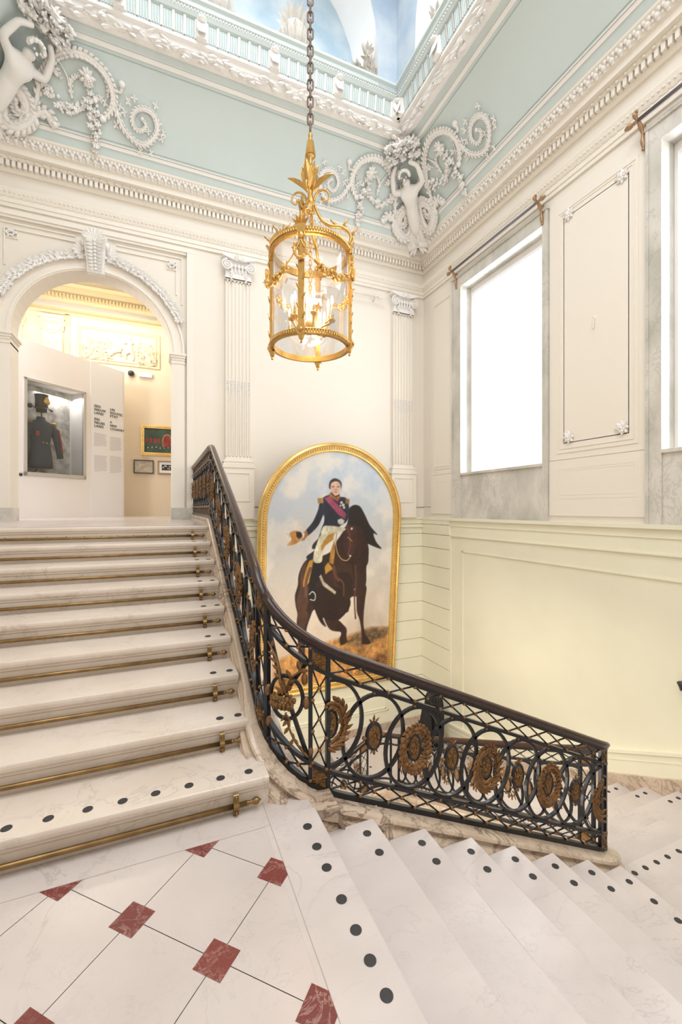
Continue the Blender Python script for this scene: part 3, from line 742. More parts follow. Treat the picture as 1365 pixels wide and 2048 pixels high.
def flush_bosses(lst, parent, cap):
    mb = MB(); mb.blob((0, 0, 0), .0125, (1.05, 1.05, .85), None, 8, 5); proto = mb.build('boss', 'gilt', parent, smooth=True)
    for i, p in enumerate(lst[:cap]):
        o = proto if i == 0 else proto.copy()
        if i: col.objects.link(o); o.parent = parent
        o.location = p
    if len(lst) > cap:
        mb = MB()
        for p in lst[cap:]: mb.blob(p, .0125, (1.05, 1.05, .85), None, 6, 4)
        o = mb.build('boss', 'gilt', parent, smooth=True); o['kind'] = 'stuff'
def lattice(mb, s0, s1, ha, hb, bosses, pitch=.193, r=.0058):
    n = max(1, round((s1-s0)/pitch)); st = (s1-s0)/n
    for i in range(n):
        a, b = s0+i*st, s0+(i+1)*st; m = (a+b)/2
        for (h0, h1) in ((ha, hb), (hb, ha)):
            mb.tube([Q(a, zb(a)+h0), Q(m, zb(m)+(h0+h1)/2), Q(b, zb(b)+h1)], r, 6)
        boss_add(bosses, Q(m, zb(m)+(ha+hb)/2, -.008))
        boss_add(bosses, Q(b, zb(b)+ha+.004, -.01)); boss_add(bosses, Q(b, zb(b)+hb-.004, -.01))
def vlattice(mb, s0, s1, ha, hb, bosses, n=3, r=.0048):
    for i in range(n):
        for (a, b) in ((s0, s1), (s1, s0)):
            h0 = ha+(hb-ha)*i/n; h1 = ha+(hb-ha)*(i+1)/n; m = (s0+s1)/2
            mb.tube([Q(a, zb(a)+h0), Q(m, zb(m)+(h0+h1)/2), Q(b, zb(b)+h1)], r, 6)
        hm = ha+(hb-ha)*(i+.5)/n; m = (s0+s1)/2; boss_add(bosses, Q(m, zb(m)+hm, -.008))
        for s in (s0+.004, s1-.004): boss_add(bosses, Q(s, zb(s)+ha+(hb-ha)*i/n, -.01))
def rosette(s0, s1, ha, hb, parent):
    m = (s0+s1)/2; mb = MB(); P = [(s0, ha), (s1, ha), (s1, hb), (s0, hb)]
    mb.add([Q(s, zb(s)+h, o) for o in (-.010, .006) for s, h in P], [(0,3,2,1),(4,5,6,7),(0,1,5,4),(1,2,6,5),(2,3,7,6),(3,0,4,7)])
    c = Q(m, zb(m)+(ha+hb)/2, -.012); nn = side_normal(m); t = tan(m)
    for k in range(12):
        q = 2*PI*k/12; d = t*math.cos(q)+V(0, 0, math.sin(q)); L = min(s1-s0, hb-ha)*(.52 if k % 3 else .6)
        mb.leaf(c, d, nn, L, .018, -.05, .35)
    mb.blob(c+nn*.004, .011)
    mb.build('rosette_plate', 'giltd', parent)
def handrail(s0, s1, parent):
    mb = MB(); rings = []
    for s in srange(s0, s1, max(4, int((s1-s0)/.045))):
        z = zb(s)+.835
        prof = [(-.020, -.012), (-.024, -.004), (-.022, .002), (-.030, .007), (-.033, .019), (-.026, .032), (-.011, .040), (.011, .040), (.026, .032), (.033, .019), (.030, .007), (.022, .002), (.024, -.004), (.020, -.012)]
        rings.append([Q(s, z+b, a) for a, b in prof])
    mb.loft(rings); mb.build('handrail', 'wood', parent, smooth=True)
def balustrade(label, s0, s1, ringsegs, narrow, cap=100, posts=(), group=None, detail=1, hr=None):
    T = thing('balustrade', label, 'balustrade', (0, 0, 0), group)
    mb = MB(); bosses = []
    for h, t in ((H1, .034), (H2, .022), (H3, .022), (H4, .018)): rail_bar(mb, s0, s1, h if h != H1 else .016, .030, t)
    for s in posts: post(mb, s)
    mb.build('rails', 'iron', T)
    lt = MB()
    for (a, b, n, first, ha_, hb_) in ringsegs:
        lattice(lt, a, b, H1+.014, H2-.008, bosses); l2 = MB(); lattice(l2, a, b, H3+.008, H4-.006, bosses); l2.build('upper_lattice', 'iron', T)
        for i in range(n+1):
            sc = a+(b-a)*i/n if n else (a+b)/2
            half = (1 if i == 0 else (-1 if i == n else 0))
            if half == 1 and not ha_ or half == -1 and not hb_: continue
            mk_ring(sc, lim=(a, b) if half else None, parent=T)
            for sg in (1, -1):
                s_ = sc; boss_add(bosses, Q(s_, zb(s_)+(H3-.018 if sg > 0 else H2+.018), -.004))
            if (i+first) % 2 == 0: mk_wreath(sc, ((i+first)//2) % 2, T, half, detail); mk_medallion(sc, False, T, half, detail >= 1)
            else: mk_medallion(sc, True, T, half, detail >= 1)
    lt.build('lower_lattice', 'iron', T)
    for (a, b) in narrow:
        lt = MB()
        vlattice(lt, a+.008, b-.008, H2+.012, H3-.012, bosses)
        rosette(a+.014, b-.014, H1+.014, H2-.012, T); rosette(a+.014, b-.014, H3+.012, H4-.01, T); lt.build('narrow_lattice', 'iron', T)
    flush_bosses(bosses, T, cap)
    handrail(*(hr or (s0, s1)), T)
    return T
sP1 = sarc(.92, 2.70, .35, 203); sP0 = sP1-.13
sQ0 = s_of(.80, 2.371); sQ1 = SD-.012
B1 = balustrade('short gilded iron balustrade level along the edge of the upper landing', .0, SB-.03, [(.02, SB-.05, 10, 0, 1, 1)], [], 60, posts=(.01, SB-.04), detail=.6)
B2 = balustrade('gilded iron balustrade with mahogany handrail rising steeply beside the left flight', SB-.03, sP1, [(SB+.02, sP0, 9, 1, 1, 1)], [(sP0, sP1)], 100, posts=(SB, sP0, sP1), detail=.8)
NR1 = s_of(3.215, 2.35)
B3 = balustrade('gilded iron balustrade with crown panel and wreaths facing the camera along the middle flight', sP1, SE+.20, [(SD, NR1, 8, 0, 1, 1)], [(sQ0, sQ1), (NR1+.01, SE+.10)], 100, posts=(sP1+.01, sQ0, sQ1, NR1, SE+.10, SE+.20))
# curved crown panel between the post sP1 and sQ0
lt = MB(); bs = []
for nm_, (ha, hb) in (('lower_lattice', (H1+.014, H2-.008)), ('upper_lattice', (H3+.008, H4-.006))): lt = MB(); lattice(lt, sP1+.02, sQ0, ha, hb, bs, .17); lt.build(nm_, 'iron', B3)
lt = MB()
vm = (sP1+sQ0)/2; wd = sQ0-sP1
def L2(s, h): return Q(s, zb(s)+h)
lt.bar([L2(sP1+.02, H3-.01), L2(sP1+wd*.35, .50), L2(sQ0-.01, H2+.01)], .022, .016, side_normal(vm))
lt.bar([L2(sQ0-.03, H3-.02), L2(vm, .43), L2(sP1+.02, H2+.10)], .022, .016, side_normal(vm))
lt.build('crossed_bars', 'iron', B3)
for i, p in enumerate(bs): 
    mb = MB(); mb.blob(p, .0125, (1, 1, .85), None, 8, 5); mb.build('boss', 'gilt', B3, smooth=True)
mb = MB(); mb.tube([Q(vm+.105*math.cos(2*PI*i/32), zb(vm)+.40+.125*math.sin(2*PI*i/32)) for i in range(32)], .012, 6, closed=True); mb.build('ring', 'iron', B3, smooth=True)
nn = side_normal(vm); f = map2(vm, zb(vm)+.40); t = tan(vm)
f0 = f; f = lambda a, b, c=0: f0(a*.70-.005, b*.75-.01, c*.8)
mb = MB()   # crown
mb.loft([[f(x, z, .02+.030*(1-(x/.10)**2)+dz) for dz in (0, -.02)] + [f(x, z2, .02+.030*(1-(x/.10)**2)+dz) for dz in (-.02, 0)] for x, z, z2 in [(-.075, -.06, -.02), (-.04, -.065, -.02), (0, -.068, -.02), (.04, -.065, -.02), (.075, -.06, -.02)]])
for i in range(9):
    x = -.095+.19*i/8; c = f(x, .015+.012*math.cos(x*20), .035+.03*(1-(x/.1)**2)); mb.blob(c, .0145, (1, 1, 1.35))
for i in range(7):
    x = -.085+.17*i/6; mb.blob(f(x, -.02, .05+.02*(1-(x/.1)**2)), .012, (1, 1, 1.7))
for i in range(5): mb.blob(f(-.06+.03*i, -.055, .055), .009, (1, 1, 1))
for i in range(5): mb.blob(f((i-2)*.035, .045+.01*(2-abs(i-2)), .04), .012)
mb.blob(f(0, .085, .04), .010); mb.build('crown', 'giltd', B3, smooth=True); f = f0
mb = MB(); rr = random.Random(5)   # laurel stem rising and falling
def sprig(pts, k=6, L=.052, W=.022):
    P = smooth_path([f(*p) for p in pts], 5); mb.tube(P, .006, 6)
    for i in range(1, len(P)-1, 2):
        d = (P[i+1]-P[i-1]).normalized()
        for sg in (-1, 1):
            if rr.random() < .25: continue
            mb.leaf(P[i], d+t*sg*.9+nn*.2, nn, L*rr.uniform(.8, 1.15), W, rr.uniform(.1, .3), .16)
sprig([(.0, .03, .04), (-.02, .12, .03), (-.05, .22, .02), (-.12, .31, .01)], 6)
sprig([(.01, .04, .03), (.04, .12, .02), (.10, .17, .02)], 6, .066, .032)
sprig([(-.0, -.09, .0), (.02, -.17, .0), (.06, -.25, .0), (.13, -.34, .0)], 6, .05, .022)
mb.build('laurel_sprig', 'gilt', B3)
mb = MB()
for (a, b, r) in ((-.125, .02, .024), (.125, -.02, .026), (.115, .115, .024), (-.12, -.165, .022), (.15, -.30, .02)): mb.blob(f(a, b, .006), r, (.8, .8, 1.5), None, 10, 6)
mb.build('acorn_boss', 'gilt', B3, smooth=True)
B4 = balustrade('gilded iron balustrade of the lower flight seen through the middle one', SE+.20, SG-.02, [(SF+.12, SG-.20, 11, 1, 1, 1)], [(SF-.02, SF+.11)], 90, posts=(SF-.02, SF+.11, SG-.19), detail=.6)
B5 = balustrade('gilded iron balustrade of the lowest flight below the big painting', SG-.02, PS[-1]-.05, [(SH+.15, PS[-1]-.1, 9, 0, 1, 1)], [(SH, SH+.13)], 90, posts=(SG+.05, SH, SH+.13), detail=.6)
# ------------------------------------------------------------ stair rods
def make_rod():
    t = thing('stair_rod', 'x', 'stair rod', (0, 0, 0), 'brass stair rods of the left flight')
    mb = MB(); mb.tube([(XL+.2, 0, 0), (-.02, 0, 0)], .013, 10); mb.build('rod', 'brass', t, smooth=True)
    mb = MB(); mb.lathe([(0, 0), (.013, 0), (.013, .012), (.009, .018), (.010, .03), (.017, .045), (.019, .055), (.015, .066), (.006, .072), (.004, .078), (0, .08)], (-.025, 0, 0), 12, (1, 0, 0)); mb.build('finial', 'brass', t, smooth=True)
    mb = MB(); c = V(-.078, 0, 0)
    pr = [(.0, -.045), (.008, -.045), (.016, -.030), (.014, -.02), (.022, -.012), (.024, .006), (.016, .018), (.012, .03), (.014, .045), (.010, .058), (.004, .062), (0, .062)]
    mb.loft([[c+V(dx, -y, z) for y, z in pr] for dx in (-.014, -.010, .010, .014)]); mb.blob(c+V(0, -.018, -.028), .012, (.9, 1, 1)); mb.blob(c+V(0, -.012, .045), .010)
    mb.build('bracket', 'brass', t)
    mb = MB(); c = V(-2.35, 0, 0); mb.loft([[c+V(dx, -y, z) for y, z in pr] for dx in (-.014, -.010, .010, .014)]); mb.build('bracket', 'brass', t)
    return t
rod = make_rod(); ordn = ['lowest', 'second', 'third', 'fourth', 'fifth', 'sixth', 'seventh', 'eighth', 'topmost']
for k in range(9):
    r = rod if k == 0 else copy_tree(rod)
    r.location = (.425 if k else .45, 2.30+k*TR+.022-.024, ZM+k*RI+.046)
    r['label'] = {0: 'brass stair rod with bracket on the lowest riser, just above the tiled landing', 8: 'brass stair rod on the topmost riser under the upper landing'}.get(k, 'brass stair rod on the %s riser counted up from the tiled landing' % ordn[k])

# ------------------------------------------------------------ pilasters
def volute(mb, c, r, sg, nrm, tv):
    pts = []; rs = []
    for i in range(30):
        q = i/29*2.3*2*PI; rad = r*(1-i/29*.86)
        pts.append(Vector(c)+tv*(rad*math.cos(q+PI/2)*sg)+V(0, 0, rad*math.sin(q+PI/2))+nrm*(.012*i/29)); rs.append(.017*(1-i/29*.45))
    mb.tube(pts, rs, 6); mb.blob(Vector(c)+nrm*.012, .018)
def pilaster(x0, x1, label, group=None):
    xc, hw = (x0+x1)/2, (x1-x0)/2
    T = thing('pilaster', label, 'pilaster', (0, 0, 0), group)
    y = D; d = .075
    mb = MB(); mb.box((x0, y-d+.02, .93), (x1, y, 4.28)); n = 7; pitch = (x1-x0)/n
    for i in range(n+1):
        xx = x0+pitch*i; w = .012 if 0 < i < n else .018
        mb.box((max(x0, xx-w), y-d, .97), (min(x1, xx+w), y-d+.021, 4.24))
    mb.box((x0, y-d, .93), (x1, y-d+.021, .98)); mb.box((x0, y-d, 4.22), (x1, y-d+.021, 4.28))
    for i in range(n):
        xx = x0+pitch*(i+.5); mb.tube([(xx, y-d+.018, .98), (xx, y-d+.018, 2.15)], .017, 8)
    mb.build('shaft', 'cream_hi', T)
    mb = MB()
    for i in range(n):
        xx = x0+pitch*(i+.5)
        for k in range(6): mb.blob((xx, y-d+.008, 2.17+k*.042), .015, (1, .7, 1.5))
    mb.build('husk_drop', 'white', T)
    mb = MB(); t = V(1, 0, 0); nn = V(0, -1, 0)
    mb.prism([(-hw-.06, 4.64), (-hw-.07, 4.68), (hw+.07, 4.68), (hw+.06, 4.64), (hw*.4, 4.585), (-hw*.4, 4.585)], lambda a, b, q: (xc+a, q, b), y-.17, y)
    mb.box((x0, y-.10, 4.27), (x1, y, 4.60)); mb.box((x0-.012, y-.11, 4.27), (x1+.012, y, 4.30))
    for sg in (-1, 1):
        volute(mb, (xc+sg*(hw-.02), y-.145, 4.49), .098, -sg, nn, t)
        mb.blob((xc+sg*(hw-.02), y-.11, 4.49), .085, (1, .5, 1), None, 12, 6)
        for k in range(6): mb.leaf((xc+sg*(hw-.10), y-.13, 4.40-k*.028), V(sg*.3*(-1)**k, 0, -1), nn, .06, .045-.004*k, .2, .3)
    for k in range(5):
        mb.blob((xc+(k-2)*.065, y-.125, 4.49), .036, (.9, .8, 1.2), None, 8, 5); mb.blob((xc+(k-2)*.065, y-.12, 4.43), .016)
        mb.leaf((xc+(k-2)*.055, y-.12, 4.36), V((k-2)*.15, 0, 1), nn, .12, .04, .3, .25)
    for k in range(7): mb.leaf((xc, y-.17, 4.60), V(math.sin((k-3)*.6), 0, math.cos((k-3)*.6)), nn, .10, .04, .25, .3)
    mb.blob((xc, y-.18, 4.61), .035); mb.build('capital', 'white', T)
    mb = MB()
    for (z0, z1, e) in ((.80, .84, .055), (.84, .875, .035), (.875, .895, .045), (.895, .93, .015)): mb.box((x0-e, y-d-e, z0), (x1+e, y, z1))
    mb.build('base', 'cream_hi', T)
    mb = MB(); mb.box((x0-.06, y-.115, ZU), (x1+.06, y, .77)); mb.box((x0-.075, y-.13, .765), (x1+.075, y, .80)); frame_b(mb, x0+.02, x1-.02, .14, .68, .02, y-.115, .012)
    mb.build('pedestal', 'cream_hi', T)
    return T
pilaster(1.135, 1.60, 'fluted cream pilaster between the archway and the big painting')
pilaster(4.68, 5.18, 'fluted cream pilaster in the corner right of the big painting, next to the windows')
pilaster(-3.05, -2.55, 'fluted cream pilaster at the far left of the archway') if False else None
# ------------------------------------------------------------ arch surround
mb = MB(); N = 36
for (r0, r1, y0, y1) in ((AR, AR+.205, D-.03, D+.01), (AR+.02, AR+.05, D-.045, D), (AR+.17, AR+.205, D-.055, D)):
    rings = []
    for i in range(N+1):
        a = PI*i/N; ca, sa = math.cos(a), math.sin(a); rings.append([(AX+r*ca, y, AZ+r*sa) for r, y in ((r0, y1), (r0, y0), (r1, y0), (r1, y1))])
    mb.loft(rings)
for sx in (-1, 1):   # jamb pilasters, imposts
    xa, xb = sorted((AX+sx*(AR-.012), AX+sx*(AR+.205))); mb.box((xa, D-.05, ZU), (xb, D+T_, AZ-.13))
    for (z0, z1, e) in ((AZ-.19, AZ-.165, .012), (AZ-.13, AZ-.09, .012), (AZ-.09, AZ-.05, .03), (AZ-.05, AZ-.012, .05)):
        xa, xb = sorted((AX+sx*(AR-e), AX+sx*(AR+.205+e*.5))); mb.box((xa, D-.05-e, z0), (xb, D+T_+e, z1))
    xe = AX+sx*(AR+.24); xa, xb = sorted((xe, xe+sx*.12)); mb.box((xa, D-.072, ZU), (xb, D, 4.575))
mb.box((AX-AR-.36, D-.07, 4.58), (AX+AR+.36, D, 4.66)); mb.box((AX-AR-.235, D-.05, 4.54), (AX+AR+.235, D, 4.58))
struct(mb, 'trim_13', 'cream_hi')
mb = MB()
for sx in (-1, 1):  # spandrel panels
    xo = AX+sx*(AR+.17); xi = AX+sx*.30
    for r in (0, .09):
        xa, xb = sorted((xi, xo-sx*r)); mb.box((xa, D-.022, 4.47-r), (xb, D, 4.49-r))
        xa, xb = sorted((xo-sx*r, xo-sx*(r+.02))); mb.box((xa, D-.0225, 3.65+r*1.8), (xb, D, 4.469-r))
    xa, xb = sorted((xo-sx*.09, xo-sx*.27)); frame_b(mb, xa, xb, 4.24, 4.40, .014, D, .018)
struct(mb, 'trim_14', 'cream_hi')
for sx, nm in ((-1, 'left'), (1, 'right')):
    mb = MB(); cx = AX+sx*(AR-.01); cz = 4.32
    pts = [(cx+(.075-.006*i/2)*math.cos(i*.55), D-.02-.0006*i, cz+(.05-.004*i/2)*math.sin(i*.55)) for i in range(18)]; mb.tube(pts, [.014-.0004*i for i in range(18)], 6)
    for k in range(6): mb.leaf((cx+.02*math.cos(k), D-.02, cz+.02*math.sin(k)), V(math.cos(k*1.05), 0, math.sin(k*1.05)), V(0, -1, 0), .06, .026, .2, .3)
    o = mb.build('rosette', 'white'); tag(o, 'small cream plaster rosette in the %s spandrel corner above the arch' % nm, 'rosette')
for sx, nm in ((-1, 'left'), (1, 'right')):
    mb = MB(); rr = random.Random(9+sx); a0, a1 = (96, 155) if sx < 0 else (84, 25)
    for i in range(70):
        a = math.radians(a0+(a1-a0)*i/69); r = AR+.235+rr.uniform(-.015, .015)
        p = V(AX+r*math.cos(a), D-.06+rr.uniform(-.012, .012), AZ+r*math.sin(a)); tv = V(-math.sin(a), 0, math.cos(a))*(-1 if sx > 0 else 1); rd = V(math.cos(a), 0, math.sin(a))
        for sg in (-1, 0, 1): mb.leaf(p, tv*.9+rd*sg*.9+V(0, -.2, 0), V(0, -1, 0), .11, .05, .25, .3)
        if i % 4 == 0: mb.blob(p+V(0, -.03, 0), .026, n=7, m=5)
    o = mb.build('laurel_garland', 'white'); tag(o, 'white plaster laurel garland on the %s side of the arch crown' % nm, 'garland')
T = thing('keystone', 'white acanthus keystone at the top of the arch', 'keystone', (0, 0, 0)); mb = MB()
mb.loft([[(AX+a, D-y, z) for a, y in ((-w, 0), (-w, d_), (w, d_), (w, 0))] for z, w, d_ in ((3.90, .125, .10), (4.05, .13, .14), (4.25, .15, .20), (4.38, .17, .26), (4.44, .18, .22))]); mb.build('block', 'white', T)
mb = MB()
for k in range(9):
    z = 4.36-.05*k; dd = .24-.016*k
    for sg in (-1, 1): mb.leaf((AX+sg*.01, D-dd, z), V(sg*1.0, 0, -.35), V(0, -1, 0), .13-.005*k, .06, .3, .3)
    mb.blob((AX, D-dd-.015, z-.01), .024)
for k in range(9): a = (k-4)*.38; mb.leaf((AX, D-.24, 4.36), V(math.sin(a), -.1, math.cos(a)), V(0, -1, 0), .18, .07, .35, .25)
for sg in (-1, 1):
    mb.blob((AX+sg*.17, D-.18, 4.33), .06, (.6, 1, 1), n=10, m=6)
    for k in range(6): mb.leaf((AX+sg*.20, D-.10, 4.22), V(sg*math.cos(k*.5-.6), 0, math.sin(k*.5-.6)), V(0, -1, 0), .15, .06, .3, .25)
mb.build('acanthus_leaf', 'white', T)
mb = MB()
for sx in (-1, 1):
    xa, xb = sorted((AX+sx*(AR-.02), AX+sx*(AR+.37))); mb.box((xa, D-.085, ZU), (xb, D+T_+.01, .02))
mb.box((.55, D-.02, ZU), (.56, D, .02)); struct(mb, 'baseboard_arch', 'grey')
# ------------------------------------------------------------ stucco relief on the cove
S0 = {'stem': [(-1.703,.21),(-1.614,.407),(-1.566,.49),(-1.47,.581),(-1.342,.686),(-1.145,.747),(-.954,.754),(-.78,.706),(-.671,.624),(-.629,.516),(-.672,.409),(-.804,.314)],
 'second': [(-.70,.66),(-.602,.411),(-.521,.292),(-.361,.213),(-.211,.206),(-.077,.285),(-.019,.381),(-.075,.477),(-.203,.505),(-.331,.471),(-.389,.389),(-.338,.314),(-.245,.32),(-.188,.372),(-.242,.415)],
 'inner': [(-1.199,.4),(-1.196,.524),(-1.105,.588),(-.973,.604)], 'inner2': [(-1.19,.43),(-1.24,.56),(-1.31,.64)],
 'big': [(-1.703,.21),(-1.79,.105),(-1.982,.031),(-2.111,.077),(-2.125,.199),(-2.044,.335),(-1.904,.352),(-1.798,.279),(-1.80,.195),(-1.88,.16),(-1.95,.20),(-1.93,.26)],
 'side': [(-1.71,.179),(-1.555,.227),(-1.454,.155)], 'curl': [(-1.566,.49),(-1.50,.56),(-1.458,.646),(-1.514,.704)], 'curl2': [(-.68,.62),(-.60,.58),(-.538,.572),(-.516,.635)],
 'hook': [(-.80,.70),(-.70,.60),(-.72,.50)], 'hook2': [(-1.49,.55),(-1.40,.58),(-1.30,.52)]}
W0 = {'stem': (.032, .036, .026), 'second': (.030, .026, .016), 'inner': (.02, .018, .012), 'inner2': (.016, .014, .006), 'big': (.05, .06, .022), 'side': (.04, .045, .03), 'curl': (.018, .024, .028), 'curl2': (.02, .018, .028), 'hook': (.02, .02, .008), 'hook2': (.02, .03, .004)}
def stucco(run, fx, label, seed):
    """fx maps the distance along the wall; s mirrored for other corners"""
    T = thing('scroll_relief', label, 'plaster ornament'); nn = cove_n(run); rr = random.Random(seed)
    f = lambda s, t, o=0: cove(run, fx(s), t, o)
    for k, pts in S0.items():
        P = smooth_path([(a, b, 0) for a, b in pts], 6); mb = MB(); N = len(P); w = W0[k]
        rs = [float(np.interp(i/(N-1), [0, .5, 1], w)) for i in range(N)]
        mb.tube([f(p.x, p.y, .02) for p in P], rs, 8, up=nn)
        step = 2
        for i in range(2, N-1, step):   # acanthus leaves riding on the stem
            a = f(P[i].x, P[i].y, .03); b = f(P[i+1].x, P[i+1].y, .03); d = (b-a).normalized(); side = d.cross(nn)
            if k in ('curl', 'curl2', 'inner2'): continue
            for sg in (-1, 1): mb.leaf(a+side*sg*rs[i]*.55, d+side*sg*.45, nn, rs[i]*2.6, rs[i]*(1.9 if k != 'second' else 1.3), .25, .3)
        if k != 'hook2': mb.blob(f(P[-1].x, P[-1].y, .03), rs[-1]*1.7, (1, 1, 1), None, 10, 6)
        if k == 'inner':
            for q in range(9): mb.leaf(f(-.973, .60, .05), (f(-.973+.1*math.cos(q*.7), .60+.1*math.sin(q*.7))-f(-.973, .60)), nn, .12, .07, .2, .3)
            mb.blob(f(-.973, .60, .06), .05)
        mb.build('acanthus_scroll', 'stucco', T, smooth=True)
    mb = MB()   # swag and drop of flowers
    for pts, w, n in (([(-1.68,.56),(-1.561,.436),(-1.432,.366),(-1.246,.313),(-1.107,.349),(-.961,.435)], .055, 60), ([(-.942,.591),(-.94,.468),(-.938,.35),(-.918,.221),(-.922,.115),(-.941,.02)], .06, 60)):
        P = smooth_path([(a, b, 0) for a, b in pts], 8)
        for i in range(n):
            u = i/(n-1); p = P[min(len(P)-1, int(u*(len(P)-1)))]; ww = w*(.45+.9*math.sin(PI*min(1, u*1.1))); c = f(p.x+rr.uniform(-ww, ww), p.y+rr.uniform(-ww, ww)*.6, rr.uniform(.02, .06))
            if i % 3 == 0:
                for q in range(5): mb.leaf(c, V(math.cos(q*1.26), 0, math.sin(q*1.26)) if run == 'B' else V(0, math.cos(q*1.26), math.sin(q*1.26)), nn, .055, .04, .5, .3)
                mb.blob(c+nn*.01, .018)
            else: mb.blob(c, rr.uniform(.016, .032), (1, 1, 1.2), None, 6, 4)
    mb.build('flower_swag', 'stucco', T)
    mb = MB()   # loose sprigs
    for (a, b) in ((-.82,.47),(-.76,.45),(-.62,.30),(-.55,.33),(-.50,.42),(-.56,.46),(-.44,.52),(-.05,.56),(.0,.42),(.04,.30),(-.12,.15),(-.28,.14),(-.35,.56),(-1.55,.75),(-1.45,.80),(-1.62,.62),(-.16,.33),(.07,.35)):
        c = f(a, b, .012)
        mb = MB()
        for q in range(4): dv = (f(a+.05*math.cos(q*1.6+a*9), b+.05*math.sin(q*1.6+a*9), .02)-c); mb.leaf(c, dv, nn, .06, .03, .2, .25)
        mb.blob(c, .012); mb.build('leaf_sprig', 'stucco', T)
    return T
stucco('B', lambda s: s, 'white stucco acanthus scroll on the mint cove at the left, above the arch', 1)
stucco('B', lambda s: 2.73-s, 'white stucco acanthus scroll on the mint cove, back-wall side of the corner figure', 2)
stucco('R', lambda s: 2.73-s+2.75-.12, 'white stucco acanthus scroll on the mint cove, window side of the corner figure', 3)
def skin_obj(name, verts, edges, radii, m, parent, sub=2, root=0):
    me = bpy.data.meshes.new(name); me.from_pydata([tuple(v) for v in verts], edges, []); o = bpy.data.objects.new(name, me); col.objects.link(o)
    md = o.modifiers.new('skin', 'SKIN'); sv = me.skin_vertices[0].data
    for i, r in enumerate(radii): sv[i].radius = (r, r) if not isinstance(r, tuple) else r
    sv[root].use_root = True; md.use_smooth_shade = True
    s = o.modifiers.new('sub', 'SUBSURF'); s.levels = sub; s.render_levels = sub
    dg = bpy.context.evaluated_depsgraph_get(); nm = bpy.data.meshes.new_from_object(o.evaluated_get(dg)); bpy.data.objects.remove(o)
    nm.materials.clear(); nm.materials.append(M[m]); o = bpy.data.objects.new(name, nm); col.objects.link(o); o.parent = parent
    for p in nm.polygons: p.use_smooth = True
    return o
def corner_figure(xc, mir, label):
    """atlante carrying a flower basket in the cove corner; mir=+1 right corner, -1 left corner"""
    T = thing('corner_figure', label, 'plaster figure'); ax = V(mir*1, 1, 0).normalized()   # horizontal direction into the corner
    up = V(0, 0, 1); sd = V(1*mir, -1, 0).normalized()
    def P(a, h, o):   # a sideways, h along the cove mitre (0..1), o off the surface
        p, z = cove_p(h); b = V(xc-mir*p, D-p, z); nrm = (-ax*.64+up*(-.77)).normalized() if False else (-ax*.72-up*.69).normalized()
        return b+sd*a+nrm*o
    v = [P(0,.34,.16),P(0,.43,.19),P(.0,.52,.23),P(0,.585,.23),P(-.01,.635,.25),P(-.02,.70,.30),  # pelvis, waist, chest, upper chest, neck, head
         P(-.16,.585,.22),P(-.29,.60,.28),P(-.25,.76,.26),P(-.15,.83,.24),   # arm 1
         P(.16,.585,.22),P(.30,.64,.28),P(.23,.79,.28),P(.08,.84,.28),
         P(0,.25,.14),P(0,.12,.12)]
    e = [(0,1),(1,2),(2,3),(3,4),(4,5),(3,6),(6,7),(7,8),(8,9),(3,10),(10,11),(11,12),(12,13),(0,14),(14,15)]
    r = [.135,.12,.15,.145,.06,.105,.07,.058,.045,.038,.07,.058,.045,.038,.13,.10]
    skin_obj('body', v, e, r, 'stucco', T)
    nn = (-ax*.72-up*.69).normalized(); mb = MB(); rr = random.Random(4)
    h = P(-.02,.70,.41); mb.blob(h, .02, (1, 1, 1.4)); mb.blob(P(-.06,.72,.395), .014); mb.blob(P(.02,.72,.395), .014); mb.blob(P(-.02,.67,.395), .018, (1.3, 1, .6))
    for i in range(26): q = 2*PI*i/26; mb.blob(P(-.02+.095*math.cos(q), .725+.055*abs(math.sin(q)), .33+.03*math.sin(q*5)), .03)
    mb.build('face', 'stucco', T, smooth=True)
    mb = MB()
    for i in range(150):
        a = rr.uniform(-.28, .28); hh = .93+rr.uniform(-.08, .08); c = P(a, hh, rr.uniform(.10, .30))
        for q in range(3): mb.leaf(c, sd*rr.uniform(-1, 1)+up*rr.uniform(-.8, 1)+nn*.3, nn, .09, .05, .3, .3)
        mb.blob(c, rr.uniform(.018, .035))
    mb.build('flower_basket', 'stucco', T)
    mb = MB(); rr = random.Random(6)
    for sg in (-1, 1):
        for (pts, w) in (([(.02,.02),(.16,.0),(.34,.04),(.45,.16),(.42,.30),(.30,.36),(.20,.30),(.19,.20),(.26,.16),(.31,.21)], (.075, .07, .03)), ([(.05,.22),(.12,.12),(.10,.02)], (.07, .08, .05)), ([(.36,.06),(.52,.10),(.60,.20),(.56,.28)], (.05, .045, .03)), ([(.30,.36),(.27,.44),(.22,.46)], (.03, .03, .03))):
            PP = smooth_path([(a, b, 0) for a, b in pts], 5); N = len(PP); rs = [float(np.interp(i/(N-1), [0, .5, 1], w)) for i in range(N)]
            mb.tube([P(sg*p.x, p.y, .11-.12*p.x) for p in PP], rs, 8, up=nn); mb.blob(P(sg*PP[-1].x, PP[-1].y, .11-.12*PP[-1].x), rs[-1]*1.5)
            for i in range(1, N-1, 2):
                a = P(sg*PP[i].x, PP[i].y, .13-.1*PP[i].x); b = P(sg*PP[i+1].x, PP[i+1].y, .13-.1*PP[i+1].x); d = (b-a).normalized(); s2 = d.cross(nn)
                for q in (-1, 1): mb.leaf(a+s2*q*rs[i]*.5, d+s2*q*.8, nn, rs[i]*2.4, rs[i]*1.3, .3, .3)
    mb.build('acanthus_base', 'stucco', T, smooth=True)
    return T
corner_figure(XR, 1, 'white stucco figure holding up a flower basket in the cove corner above the windows')
corner_figure(XL, -1, 'white stucco figure with flower basket in the far left corner of the cove')
